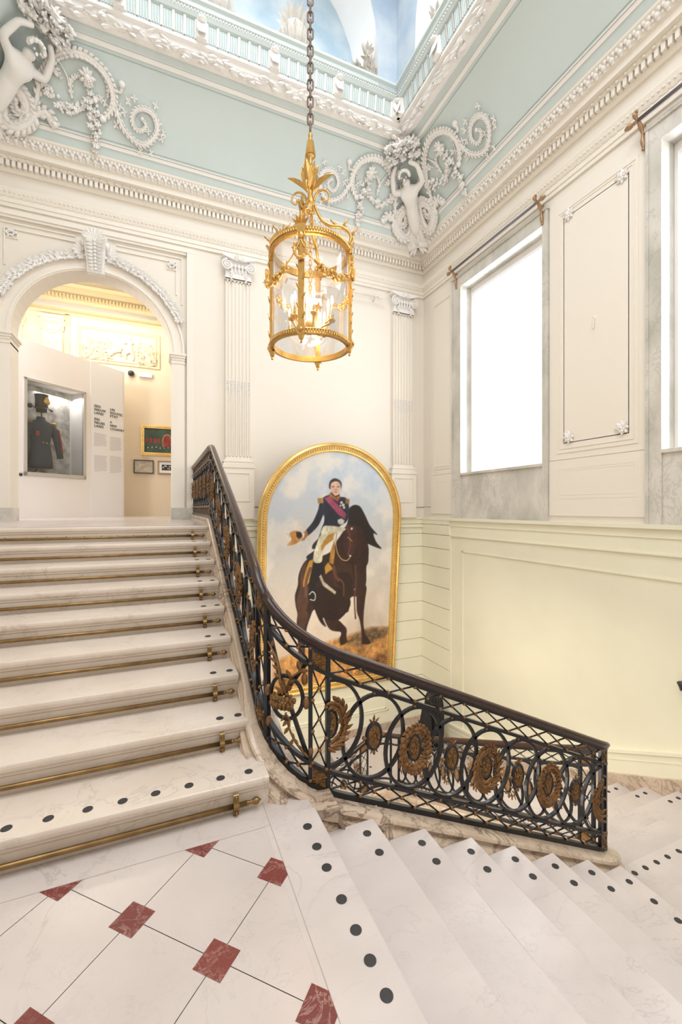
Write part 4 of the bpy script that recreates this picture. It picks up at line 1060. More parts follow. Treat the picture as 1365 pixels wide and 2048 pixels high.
# ------------------------------------------------------------ cresting urns and foliage on the rim
rr = random.Random(11)
def basket(x, y, label):
    T = thing('urn', label, 'urn', (0, 0, 0)); mb = MB(); z = RZ
    mb.lathe([(.0, 0), (.15, 0), (.16, .04), (.11, .07), (.12, .10), (.22, .18), (.26, .30), (.24, .40), (.17, .46), (.15, .50), (0, .5)], (x, y, z), 20); mb.build('bowl', 'stuccod', T, smooth=True)
    mb = MB()
    for k in range(14):
        q = 2*PI*k/14; d = V(math.cos(q), math.sin(q), 0); mb.leaf(V(x, y, z+.12)+d*.16, d*.35+V(0, 0, 1), d, .30, .10, .10, .3)
        mb.leaf(V(x, y, z+.48)+d*.10, d*.25+V(0, 0, 1), d, .26, .09, .5, .3)
    mb.build('leaf_mount', 'stuccod', T)
    mb = MB(); mb.lathe([(.13, .46), (.165, .47), (.165, .53), (.13, .54)], (x, y, z), 20); mb.build('collar', 'mint', T, smooth=True)
basket(2.06, vy1+.28, 'leafy plaster urn on the rim beside the lantern chain')
basket(.80, vy1+.28, 'leafy plaster urn on the rim, second from the corner, left of the chain')
def cresting(fn, s0, s1, n, hfun, label):
    mb = MB(); r = random.Random(int(s0*10)+5)
    for i in range(n):
        s = r.uniform(s0, s1); h = hfun(s)*r.random(); c = fn(s, h)
        for q in range(2): mb.leaf(c, V(r.uniform(-1, 1), r.uniform(-.5, .5), r.uniform(-.2, 1)), V(r.uniform(-1, 0), -1, -.3), .13, .07, .4, .35)
        mb.blob(c, r.uniform(.03, .055), n=6, m=4)
    o = mb.build('cresting', 'stuccod'); tag(o, label, 'plaster foliage'); return o
cresting(lambda s, h: V(s, vy1+.28, RZ+h), .98, 1.88, 60, lambda s: .14, 'low band of plaster foliage on the rim between the two urns')
cresting(lambda s, h: V(s, vy1+.26, RZ+h), 2.22, 3.30, 110, lambda s: .12+.26*max(0, (s-2.6)/.7)**1.5, 'plaster foliage on the rim rising to a peak at the right foot of the arch')
cresting(lambda s, h: V(s, vy1+.12, RZ+h), 3.30, 3.42, 30, lambda s: .55*max(0, 1-(s-3.3)/.2), 'slender plaster foliage finial at the arch foot nearest the corner')
cresting(lambda s, h: V(vx1+.22, s, RZ+h), 4.9, 5.75, 80, lambda s: .10+.35*max(0, (s-5.2)/.5), 'plaster foliage on the window-side rim near the top right')

# ------------------------------------------------------------ big painting
TILT = .0876; PY0, PZ0 = 8.15, -3.63
def pp(x, t, off=0):   # x across, t up the canvas from the frame bottom, off toward the room
    z = PZ0+t*.9962; y = PY0-TILT*(z-PZ0)
    n = V(0, -.9962, -.0873); return V(x, y, z)+n*off
PX, PW, PT = 3.155, 1.50, 3.43   # centre, outer half width, springing height
T = thing('painting', 'huge arch-topped gilt framed painting of a uniformed rider on a dark horse', 'painting')
def arch_outline(hw, t0, n=40):
    pts = [(PX-hw, t0), (PX-hw, PT)]; pts += [(PX-hw*math.cos(PI*i/n), PT+hw*math.sin(PI*i/n)) for i in range(1, n)]
    pts += [(PX+hw, PT), (PX+hw, t0)]; return pts
def arch_sweep(prof, m, name, parent):   # prof: (inset, off)
    mb = MB(); rings = []
    outs = [arch_outline(PW-i, i, 40) for i, o in prof]
    for k in range(len(outs[0])): rings.append([pp(outs[j][k][0], outs[j][k][1], prof[j][1]) for j in range(len(prof))])
    mb.loft(rings, True, False, True); return mb.build(name, m, parent, smooth=True, auto=True)
arch_sweep([(0, 0), (0, .05), (.02, .085), (.05, .10), (.075, .085), (.08, .06), (.13, .06), (.14, .05), (.165, .052), (.18, .03), (.18, 0)], 'goldf', 'frame', T)
mb = MB(); ol = arch_outline(PW-.105, .105, 90)
for a, b in zip(ol, ol[1:]+ol[:1]):
    L = math.dist(a, b); n = max(1, round(L/.05))
    for i in range(n): u = i/n; mb.blob(pp(a[0]+(b[0]-a[0])*u, a[1]+(b[1]-a[1])*u, .062), .02, (1, .8, 1), None, 6, 4)
mb.build('frame_beading', 'goldo', T, smooth=True)
mb = MB(); mb.prism(arch_outline(PW-.17, .17), lambda a, b, o: pp(a, b, o), -.02, .018); mb.build('backing', 'wood', T)
PAINT_G = [
('ground',(186,134,78),[(202,73),(261,89),(320,100),(359,107),(405,116),(447,113),(458,-61),(200,-34)]),
('hill',(112,88,66),[(358,95),(373,108),(405,117),(449,112),(448,99),(420,88),(388,81),(360,84)]),
('hill2',(120,84,52),[(389,46),(450,64),(454,11),(409,13)]),
]
PAINT_F = [
('horse',(52,33,27),[(277,274),(262,267),(252,254),(246,236),(245,217),(240,198),(242,178),(246,162),(245,146),(246,130),(249,98),(252,62),(262,60),(263,96),(265,128),(272,152),(280,167),(297,157),(304,140),(315,123),(333,117),(346,119),(336,137),(327,142),(335,156),(353,156),(356,183),(370,186),(379,181),(387,199),(391,217),(390,248),(394,273),(388,294),(351,311),(322,292),(310,280),(293,273)]),
('rump',(86,58,47),[(263,265),(254,253),(249,234),(250,211),(244,192),(246,172),(257,161),(267,180),(268,211),(257,213),(257,234)]),
('hindleg',(84,56,42),[(248,170),(248,146),(249,130),(252,98),(254,61),(259,61),(260,97),(261,129),(268,156),(261,169)]),
('belly',(38,24,20),[(281,167),(293,141),(306,130),(299,149),(327,138),(357,168),(343,200),(291,214),(277,185)]),
('foreleg_r',(54,32,26),[(370,188),(372,156),(379,137),(384,115),(386,94),(388,84),(406,83),(403,92),(394,104),(389,123),(388,148),(390,178),(391,207),(369,208)]),
('foreleg_l',(52,32,26),[(310,131),(327,142),(345,128),(351,119),(351,106),(353,96),(355,93),(340,88),(336,100),(339,110),(337,116),(324,122)]),
('neck',(50,30,25),[(342,331),(346,347),(347,365),(358,372),(371,365),(381,347),(387,322),(393,277),(390,248),(354,238),(323,252),(318,284),(322,300),(330,311)]),
('chest',(62,38,31),[(322,280),(336,259),(354,254),(359,238),(355,213),(325,211),(311,228),(315,252)]),
('raised',(44,28,22),[(324,236),(337,238),(354,234),(360,209),(354,181),(348,161),(340,153),(332,156),(335,170),(343,184),(345,202),(325,216)]),
('head',(64,38,33),[(340,329),(355,333),(365,323),(365,298),(361,280),(354,267),(346,271),(337,291),(336,311)]),
('mane',(34,26,26),[(347,363),(358,372),(371,369),(383,351),(395,330),(412,312),(403,314),(410,297),(423,282),(397,291),(388,298),(378,323),(366,331),(351,333),(346,347)]),
('boot',(26,24,26),[(275,262),(293,260),(298,241),(288,224),(282,218),(281,189),(267,188),(268,215),(269,239)]),
('saddle',(196,146,62),[(269,266),(275,265),(270,235),(266,219),(256,214),(257,232),(263,255)]),
('saddle2',(192,142,64),[(306,260),(317,246),(301,236),(299,251)]),
('saddle3',(176,128,60),[(318,304),(320,280),(317,254),(308,259),(310,280)]),
('girth',(190,176,156),[(292,236),(299,221),(325,199),(323,194),(297,213),(288,232)]),
('coat',(38,42,56),[(291,386),(284,374),(282,363),(272,340),(257,321),(262,313),(283,332),(293,353),(295,340),(289,324),(288,312),(274,297),(272,288),(278,285),(262,274),(263,268),(275,269),(286,313),(297,332),(321,324),(329,331),(342,339),(348,355),(345,375),(338,387),(318,388),(306,392)]),
('breeches',(212,206,180),[(298,331),(338,327),(338,321),(321,316),(305,300),(295,283),(292,261),(276,262),(277,285),(288,312)]),
('holster',(186,136,62),[(317,318),(315,304),(299,293),(291,282),(290,293),(302,312)]),
('sash',(160,72,100),[(294,385),(304,390),(341,355),(339,345),(324,353)]),
('epa',(176,128,74),[(280,385),(292,386),(292,376),(281,375)]),
('epb',(150,104,60),[(338,385),(347,384),(347,375),(339,375)]),
('neckskin',(196,150,126),[(308,398),(324,398),(325,389),(316,386),(307,392)]),
('collar',(150,110,62),[(306,396),(310,395),(319,386),(326,391),(327,387),(319,381),(304,390)]),
('stock',(36,34,38),[(308,398),(316,389),(325,394),(325,390),(317,387),(309,393)]),
('red',(176,70,60),[(315,386),(325,386),(322,378),(319,381)]),
('face',(214,176,154),[(305,411),(307,417),(314,420),(324,418),(327,410),(326,400),(322,392),(315,392),(309,398),(306,405)]),
('hair',(52,42,40),[(303,406),(303,414),(306,420),(314,424),(324,421),(329,414),(328,404),(327,410),(323,417),(315,418),(308,415),(306,409),(306,403)]),
('eye1',(96,66,58),[(308,409),(315,408),(314,407),(309,407)]),
('eye2',(96,66,58),[(319,408),(325,409),(324,407),(319,407)]),
('nose',(186,140,120),[(317,408),(319,402),(316,401)]),
('mouth',(166,100,94),[(313,398),(320,398),(318,396),(314,396)]),
('glove',(196,192,188),[(323,343),(331,346),(338,342),(337,335),(330,333),(324,336)]),
('hat',(186,134,74),[(226,318),(235,323),(245,322),(253,315),(250,306),(238,298),(225,295),(223,298),(230,306)]),
('plume',(214,204,186),[(217,317),(222,318),(228,314),(230,306),(225,305)]),
('hatd',(46,36,32),[(239,321),(247,321),(253,314),(245,307),(240,312)]),
('cuff',(170,112,74),[(255,321),(260,323),(263,315),(256,305),(250,303),(254,311)]),
('hand',(226,212,196),[(251,317),(256,317),(255,309),(252,309)]),
]
cw = PW-.175; NXp, NTp = 300, 500
xs = np.linspace(PX-cw, PX+cw, NXp); ts = np.linspace(.175, PT+cw, NTp); XX, TT = np.meshgrid(xs, ts)
rng = np.random.RandomState(3)
def vnoise(sc, seed, asp=1.0):   # smooth value noise on the canvas
    r = np.random.RandomState(seed); n = int(8*sc)+4; g = r.rand(n+2, n+2)
    u = (XX-PX+cw)/(2*cw)*sc*8*.5; v = (TT/5)*sc*8*.8*asp; u = np.clip(u, 0, n); v = v % n; i = u.astype(int); j = v.astype(int); fu = u-i; fv = v-j
    fu = fu*fu*(3-2*fu); fv = fv*fv*(3-2*fv)
    return (g[j, i]*(1-fu)+g[j, np.minimum(i+1, n)]*fu)*(1-fv)+(g[j+1, i]*(1-fu)+g[j+1, np.minimum(i+1, n)]*fu)*fv
def fbm(sc, seed, o=4, asp=1.0): return sum(vnoise(sc*2**k, seed+k, asp)*.5**(k+1) for k in range(o))/(1-.5**o)
h = (TT-.2)/(PT+cw); img = np.zeros((NTp, NXp, 3))
top = np.array([184, 197, 214.]); mid = np.array([206, 204, 200.]); low = np.array([212, 184, 158.])
hh = np.clip(h, 0, 1)[..., None]; img[:] = np.where(hh > .55, mid+(top-mid)*((hh-.55)/.45)**.8, low+(mid-low)*(hh/.55)**1.0)
cl = np.clip((fbm(1.5, 5, 5)-.46)*5.5, 0, 1)[..., None]*np.clip(hh*2, .35, 1); img = img*(1-.8*cl)+np.array([232, 224, 212.])*.8*cl
bl = np.clip((fbm(1.0, 40)-.5)*4, 0, 1)[..., None]*np.clip((hh-.45)*2.5, 0, 1); img = img*(1-.4*bl)+np.array([168, 188, 212.])*.4*bl
dk = np.clip((fbm(1.6, 77, 4, .8)-.52)*4, 0, 1)[..., None]*np.clip(1.1-hh*1.3, 0, 1); img = img*(1-.5*dk)+np.array([172, 160, 150.])*.5*dk
def mask(poly, soft=.012):
    p = np.array(poly)/100.; n = len(p); ins = np.zeros(XX.shape, bool); dist = np.full(XX.shape, 9.)
    x0, t0 = p.min(0)-.08; x1, t1 = p.max(0)+.08
    I = np.where((ts > t0) & (ts < t1))[0]; J = np.where((xs > x0) & (xs < x1))[0]
    out = np.zeros(XX.shape)
    if not len(I) or not len(J): return out
    sl = (slice(I[0], I[-1]+1), slice(J[0], J[-1]+1)); X = XX[sl]; Y = TT[sl]; ins = np.zeros(X.shape, bool); dist = np.full(X.shape, 9.)
    for k in range(n):
        a, b = p[k], p[(k+1) % n]
        c = (a[1] > Y) != (b[1] > Y)
        with np.errstate(divide='ignore', invalid='ignore'): xi = a[0]+(Y-a[1])/(b[1]-a[1]+1e-12)*(b[0]-a[0])
        ins ^= c & (X < xi)
        d = b-a; L2_ = d@d+1e-9; u = np.clip(((X-a[0])*d[0]+(Y-a[1])*d[1])/L2_, 0, 1); dist = np.minimum(dist, np.hypot(X-a[0]-u*d[0], Y-a[1]-u*d[1]))
    sd = np.where(ins, dist, -dist); out[sl] = np.clip(sd/soft*.5+.5, 0, 1); return out
fine = fbm(14, 300, 3); strk = fbm(6, 200, 3, .4)
def paint(lst, amp, soft=.012, smp=True):
    global img
    for name, c, poly in lst:
        if smp and len(poly) > 6: poly = [tuple(q[:2]) for q in smooth_path([(a, b, 0) for a, b in poly], 4, closed=True)]
        m = mask(poly, soft)[..., None]; cc = np.array(c, float)*(1+amp*((fine-.5)*.9+(strk-.5)*1.3)[..., None])
        img = img*(1-m)+cc*m
paint(PAINT_G, .55, .05, False)
gr = np.clip((fbm(7, 90, 3, 2.5)-.5)*5, 0, 1)[..., None]*mask(PAINT_G[0][2], .03)[..., None]; img = img*(1-.35*gr)+np.array([214, 170, 104.])*.35*gr
paint(PAINT_F, .28)
for x, t, r in [(330,377,2.9),(334,372,3.3),(336,367,2.5),(328,371,1.9),(354,325,2.6),(353,270,2.4),(366,201,2),(332,340,2)]:
    m = np.clip(1.4-np.hypot(XX-x/100, TT-t/100)/(r/100), 0, 1)[..., None]; img = img*(1-m)+np.array([216, 206, 190.])*m
def stroke(pts, r, c):
    global img
    P = smooth_path([(a/100, b/100, 0) for a, b in pts], 40)
    for p in P:
        m = np.clip(1.3-np.hypot(XX-p.x, TT-p.y)/r, 0, 1)[..., None]*.5; img = img*(1-m)+np.array(c, float)*m
stroke([(322,316),(321,296),(325,278),(334,265),(345,261),(352,266)], .012, (176, 140, 90))
stroke([(271,188),(280,186),(281,197),(275,203),(269,198)], .011, (190, 186, 180))
stroke([(343,330),(350,312),(352,290),(348,272)], .012, (120, 66, 56)); stroke([(346,308),(356,300)], .010, (170, 130, 80))
stroke([(270,250),(262,225),(262,195)], .03, (108, 76, 60)); stroke([(365,250),(368,215),(366,180),(370,140)], .02, (92, 58, 46))
stroke([(318,250),(322,232),(330,222)], .03, (96, 60, 46)); stroke([(330,225),(340,215),(342,190)], .018, (96, 62, 50))
img = np.clip(img+rng.randn(*img.shape[:2])[..., None]*2.2, 0, 255)/255.
lin = np.where(img <= .04045, img/12.92, ((img+.055)/1.055)**2.4)
inside = (TT < PT) | (np.hypot(XX-PX, TT-PT) < cw)
idx = -np.ones(XX.shape, int); idx[inside] = np.arange(inside.sum()); X_ = XX[inside]; T__ = TT[inside]
zz = PZ0+T__*.9962; yy = PY0-TILT*(zz-PZ0)-.022
co = np.stack([X_, yy, zz], 1)
a, b, c_, d_ = idx[:-1, :-1], idx[:-1, 1:], idx[1:, 1:], idx[1:, :-1]; ok = (a >= 0) & (b >= 0) & (c_ >= 0) & (d_ >= 0)
F = np.stack([a[ok], b[ok], c_[ok], d_[ok]], 1)
me = bpy.data.meshes.new('canvas'); me.vertices.add(len(co)); me.vertices.foreach_set('co', co.ravel()); me.loops.add(F.size); me.loops.foreach_set('vertex_index', F.ravel())
me.polygons.add(len(F)); me.polygons.foreach_set('loop_start', np.arange(0, F.size, 4)); me.polygons.foreach_set('loop_total', np.full(len(F), 4)); me.update(calc_edges=True); me.validate()
ca = me.color_attributes.new('pigment', 'FLOAT_COLOR', 'POINT'); cc = np.ones((len(co), 4)); cc[:, :3] = lin[inside]; ca.data.foreach_set('color', cc.ravel().astype(np.float32))
mm = mat('oil_paint', (.5, .5, .5), .5); nt = mm.node_tree; at = nt.nodes.new('ShaderNodeAttribute'); at.attribute_name = 'pigment'; nt.links.new(at.outputs['Color'], nt.nodes['Principled BSDF'].inputs['Base Color'])
me.materials.append(mm); cv = bpy.data.objects.new('canvas', me); col.objects.link(cv); cv.parent = T
# ------------------------------------------------------------ lantern
LX, LY = 1.366, 4.01; K = .0049; LR = .375; ZB_, ZT_ = 1.59, 2.49
T = thing('lantern', 'gilt cylindrical glass lantern with lit candle bulbs hanging on a dark chain', 'lantern')
def lp(a, r, z): return V(LX+r*math.cos(a), LY+r*math.sin(a), z)
a0 = math.atan2(-LY, -LX)+math.radians(-12)
for (z, hgt, name) in ((ZB_, .055, 'bottom_ring'), (ZT_, .065, 'top_ring')):
    mb = MB(); mb.loft([[lp(2*PI*k/64, LR+dr, z+dz) for dr, dz in ((-.022, -hgt/2), (.005, -hgt/2), (.018, -hgt/2+.008), (.012, 0), (.020, hgt/2-.01), (.008, hgt/2), (-.022, hgt/2))] for k in range(64)], True, False, True)
    for k in range(96):
        mb.blob(lp(2*PI*k/96, LR+.016, z+(.0 if name == 'bottom_ring' else .005)), .010, (1, 1, 1.6), None, 5, 3)
    mb.build(name, 'gold', T)
mb = MB(); mb.loft([[lp(2*PI*k/64, r, z) for r, z in ((LR-.012, ZB_), (LR-.012, ZT_), (LR-.008, ZT_), (LR-.008, ZB_))] for k in range(64)], True, False, True)
g = mb.build('glass', 'glass', T, smooth=True)
for k in range(4):
    a = a0+k*PI/2; rad = V(math.cos(a), math.sin(a), 0); tg = V(-math.sin(a), math.cos(a), 0); mb = MB()
    mb.obox(lp(a, LR+.014, (ZB_+ZT_)/2), rad*.012, tg*.027, V(0, 0, (ZT_-ZB_)/2+.02)); mb.obox(lp(a, LR+.026, (ZB_+ZT_)/2), rad*.006, tg*.014, V(0, 0, (ZT_-ZB_)/2))
    for j in range(9): mb.leaf(lp(a, LR+.03, ZB_+.1+j*.085)+tg*.008*(-1)**j, V(0, 0, 1)+tg*.6*(-1)**j, rad, .07, .022, .1, .3)
    mb.build('upright', 'gold', T)
    mb = MB(); mb.obox(lp(a, LR+.02, ZB_), rad*.02, tg*.036, V(0, 0, .036)); mb.blob(lp(a, LR+.042, ZB_), .02)
    for j in range(6): mb.leaf(lp(a, LR+.043, ZB_), tg*math.cos(j*1.05)+V(0, 0, math.sin(j*1.05)), rad, .03, .014, .1, .3)
    mb.lathe([(0, -.115), (.010, -.112), (.012, -.10), (.008, -.09), (.020, -.075), (.028, -.05), (.034, -.035), (.02, -.03), (0, -.03)], lp(a, LR+.01, ZB_), 12)
    mb.build('lower_mount', 'gold', T); mb = MB(); mb.obox(lp(a, LR+.015, ZT_), rad*.022, tg*.036, V(0, 0, .04)); 
    for j in range(5): q = (j-2)*.5; mb.leaf(lp(a, LR+.02, ZT_+.03), tg*math.sin(q)+V(0, 0, math.cos(q)), rad, .09, .035, .35, .3)
    mb.blob(lp(a, LR+.03, ZT_-.07), .03, (1, 1, 1.2))
    mb.build('upper_mount', 'gold', T, smooth=False)
    # swag between uprights
    mb = MB(); rr = random.Random(20+k); a1 = a; a2 = a+PI/2
    for i in range(41):
        u = i/40; aa = a1+(a2-a1)*u; dz = -.30*(1-(2*u-1)**2)**.8
        p = lp(aa, LR+.035, ZT_-.09+dz)
        if .22 < u < .78:
            for q in range(3): mb.blob(p+V(rr.uniform(-.02, .02), rr.uniform(-.02, .02), rr.uniform(-.025, .025)), rr.uniform(.012, .021), (1, 1, 1), None, 6, 4)
            mb.leaf(p, V(rr.uniform(-1, 1), rr.uniform(-1, 1), rr.uniform(-1, .4)), V(math.cos(aa), math.sin(aa), 0), .05, .025, .3, .3)
    mb.tube([lp(a1+(a2-a1)*i/40, LR+.035, ZT_-.09-.30*(1-(2*i/40-1)**2)**.8) for i in range(41)], .007, 6)
    mb.build('flower_swag', 'goldo', T)
    mb = MB()   # pendant wreath at each upright
    for i in range(26):
        q = 2*PI*i/26; p = lp(a, LR+.05, ZT_-.19)+tg*.055*math.cos(q)+V(0, 0, .085*math.sin(q))
        if math.sin(q) < .6: mb.blob(p, rr.uniform(.012, .018), (1, 1, 1), None, 6, 4); mb.leaf(p, tg*rr.uniform(-1, 1)+V(0, 0, rr.uniform(-1, 1)), rad, .035, .02, .2, .3)
    mb.build('pendant_wreath', 'goldo', T)
    # scroll arm to the central stem
    P = smooth_path([lp(a, LR+.01, ZT_+.06), lp(a, LR+.02, ZT_+.16), lp(a, LR-.06, ZT_+.235), lp(a, LR-.17, ZT_+.26), lp(a, .11, ZT_+.33), lp(a, .045, ZT_+.47)], 6); mb = MB(); mb.tube(P, [.012+.006*math.sin(PI*i/len(P)) for i in range(len(P))], 8)
    mb.tube([q+V(0, 0, .004)+tg*.008 for q in P], .006, 6)
    for (pt, dv) in ((lp(a, LR-.06, ZT_+.235), rad*.4+V(0, 0, 1)), (lp(a, LR-.10, ZT_+.25), rad*-1+V(0, 0, .5)), (lp(a, LR+.02, ZT_+.14), rad*.5+V(0, 0, 1))): mb.leaf(pt, dv, rad, .10, .035, .3, .3); mb.leaf(pt, dv*.6+tg*.7, rad, .07, .03, .3, .3)
    mb.build('scroll_arm', 'gold', T, smooth=True)
    # upper C scroll
    Pc = smooth_path([lp(a, .03, ZT_+.50), lp(a, .06, ZT_+.58), lp(a, .12, ZT_+.62), lp(a, .175, ZT_+.59), lp(a, .185, ZT_+.53), lp(a, .145, ZT_+.50), lp(a, .125, ZT_+.53)], 6)
    mb = MB(); mb.tube(Pc, [.013-.0002*i for i in range(len(Pc))], 8); mb.blob(Pc[-1], .018); mb.build('crown_scroll', 'gold', T, smooth=True)
mb = MB(); z = ZT_+.40
mb.lathe([(0, 0), (.02, .0), (.03, .02), (.018, .05), (.035, .09), (.045, .12), (.03, .15), (.022, .20), (.03, .26), (.024, .32), (.036, .42), (.030, .46), (.012, .47), (.02, .50), (.022, .52), (.016, .54), (.044, .56), (.040, .60), (.030, .68), (.018, .74), (.022, .76), (.012, .80), (0, .81)], (LX, LY, z), 20)
mb.build('stem', 'gold', T, smooth=True)
mb = MB()
for k in range(8):
    q = a0+PI/4*k; d = V(math.cos(q), math.sin(q), 0); L = .20 if k % 2 == 0 else .15
    mb.leaf(V(LX, LY, z+.22)+d*.02, d*.45+V(0, 0, 1), d, L+.02, .085, .55 if k % 2 == 0 else .1, .3); mb.leaf(V(LX, LY, z+.30)+d*.03, d*.12+V(0, 0, 1), d, .17, .06, .15, .3)
    for j in range(3): mb.tube([V(LX, LY, z+.56)+V(math.cos(q+j*.26), math.sin(q+j*.26), 0)*.045, V(LX, LY, z+.70)+V(math.cos(q+j*.26), math.sin(q+j*.26), 0)*.026], .007, 5)
mb.build('acanthus_crown', 'gold', T)
def chain(z0, z1, pitch, Lk, wk, r, name, m, parent=None, cap=99):
    n = int((z1-z0)/pitch); objs = []
    for i in range(n):
        zc = z0+pitch*(i+.5); o = V(1, 0, 0) if i % 2 else V(0, 1, 0)
        if i % 2: o = V(math.cos(-YAW), math.sin(-YAW), 0)
        else: o = V(-math.sin(-YAW), math.cos(-YAW), 0)
        pts = []
        for j in range(20):
            q = 2*PI*j/20; ex = wk/2*math.cos(q); ez = (Lk/2-wk/2)*(1 if math.sin(q) >= 0 else -1)+wk/2*math.sin(q); pts.append(V(LX, LY, zc)+o*ex+V(0, 0, ez))
        mb = MB(); mb.tube(pts, r, 6, closed=True); objs.append(mb.build(name, m, parent, smooth=True))
    return objs
chain(ZT_-.48, ZT_+.40, .042, .056, .026, .0045, 'inner_chain_link', 'gold', T)
CH = thing('chain', 'long dark iron chain running up from the lantern', 'chain', (LX, LY, z+.80))
for o in chain(z+.80, RZ+2.6, .083, .112, .052, .0095, 'chain_link', 'chain'): put(o, CH)
# candle cluster
zc = ZB_+.20
mb = MB(); mb.lathe([(0, -.09), (.012, -.085), (.02, -.07), (.012, -.05), (.045, -.02), (.05, .02), (.03, .05), (.012, .07), (.012, .20), (.02, .22), (.006, .26), (0, .26)], (LX, LY, zc), 16); mb.build('candle_hub', 'gold', T, smooth=True)
for k in range(8):
    q = a0+PI/8+k*PI/4; d = V(math.cos(q), math.sin(q), 0); R = .25 if k % 2 else .18; zz = zc+(.0 if k % 2 else .05); mb = MB()
    mb.tube(smooth_path([V(LX, LY, zc), V(LX, LY, zc-.04)+d*.07, V(LX, LY, zc-.03)+d*R*.75, V(LX, LY, zz)+d*R], 5), .009, 6); mb.build('candle_arm', 'gold', T, smooth=True)
    mb = MB(); mb.lathe([(0, -.03), (.012, -.025), (.03, -.012), (.036, .0), (.036, .006), (.02, .008), (.014, .02), (.020, .035), (.018, .05), (0, .05)], V(LX, LY, zz)+d*R, 14); mb.build('drip_pan', 'gold', T, smooth=True)
    mb = MB(); mb.lathe([(0, .05), (.0115, .05), (.0115, .15), (0, .15)], V(LX, LY, zz)+d*R, 10); mb.build('candle', 'candle', T, smooth=True)
    mb = MB(); mb.lathe([(0, .15), (.009, .155), (.015, .175), (.013, .20), (.005, .23), (0, .237)], V(LX, LY, zz)+d*R, 10); mb.build('bulb', 'bulb', T, smooth=True)
pl = bpy.data.lights.new('lantern_glow', 'POINT'); pl.energy = 26; pl.color = (1, .74, .42); pl.shadow_soft_size = .12; o = bpy.data.objects.new('lantern_glow', pl); col.objects.link(o); o.location = (LX, LY, zc+.2)
# ------------------------------------------------------------ gallery seen through the arch
Y0 = D+T_
mb = MB(); mb.box((-4.5, 13.0, ZU), (2.2, 13.1, 6.2)); struct(mb, 'wall_gallery_back', 'yel')
mb = MB(); mb.box((-4.6, Y0, ZU), (-4.5, 13.1, 6.2)); struct(mb, 'wall_gallery_left', 'yel'); mb = MB(); mb.box((2.2, Y0, ZU), (2.3, 13.1, 6.2)); struct(mb, 'wall_gallery_right', 'yel')
mb = MB(); mb.box((-4.6, Y0, 6.0), (2.3, 13.1, 6.1)); struct(mb, 'ceiling_gallery', mat('gallery_ceiling', (.88, .80, .62), .7))
mb = MB(); yb = 13.0
for (z0, z1, d) in ((5.62, 5.70, .30), (5.50, 5.62, .22), (5.42, 5.50, .12), (5.10, 5.20, .08), (4.98, 5.05, .05)): mb.box((-4.5, yb-d, z0), (2.2, yb, z1))
for i in range(80): mb.box((-4.4+i*.08, yb-.17, 5.40), (-4.355+i*.08, yb, 5.47))
for (xa, xb, za, zb_) in ((-1.95, 0.02, 3.86, 4.78),):
    frame_b(mb, xa, xb, za, zb_, .05, yb, .04); frame_b(mb, xa+.09, xb-.09, za+.08, zb_-.08, .02, yb, .03)
mb.box((-2.22, yb-.05, 3), (-2.12, yb, 5.0))
struct(mb, 'trim_15', mat('gallery_moulding', (.84, .72, .48), .6))
mb = MB(); mb.box((-4.4, yb-.5, 5.0), (-.06, yb-.36, 5.09)); o = mb.build('light_track', 'cframe'); tag(o, 'long grey lighting track under the gallery cornice, seen through the arch', 'light track')
for (xa, xb, lb) in ((-2.74, -2.24, 'cream pilaster capital with draped swag in the gallery behind the arch'), (-3.6, -3.1, 'leftmost cream pilaster capital in the gallery, half hidden by the arch')):
    T = thing('gallery_pilaster', lb, 'pilaster'); mb = MB(); xc = (xa+xb)/2
    mb.box((xa+.03, yb-.07, 2), (xb-.03, yb, 4.55)); mb.build('shaft', 'yel', T)
    mb = MB(); mb.box((xa-.03, yb-.16, 4.83), (xb+.03, yb, 4.90)); mb.box((xa, yb-.09, 4.55), (xb, yb, 4.84))
    for sg in (-1, 1): volute(mb, (xc+sg*.21, yb-.13, 4.70), .085, -sg, V(0, -1, 0), V(1, 0, 0)); mb.blob((xc+sg*.21, yb-.1, 4.70), .07, (1, .5, 1), None, 10, 6)
    for i in range(18): u = i/17; mb.blob((xc-.2+.4*u, yb-.12, 4.62-.14*(1-(2*u-1)**2)), .026)
    for i in range(5): mb.blob((xc+(i-2)*.06, yb-.12, 4.72), .03, (.9, .8, 1.3))
    mb.build('capital', 'yel', T)
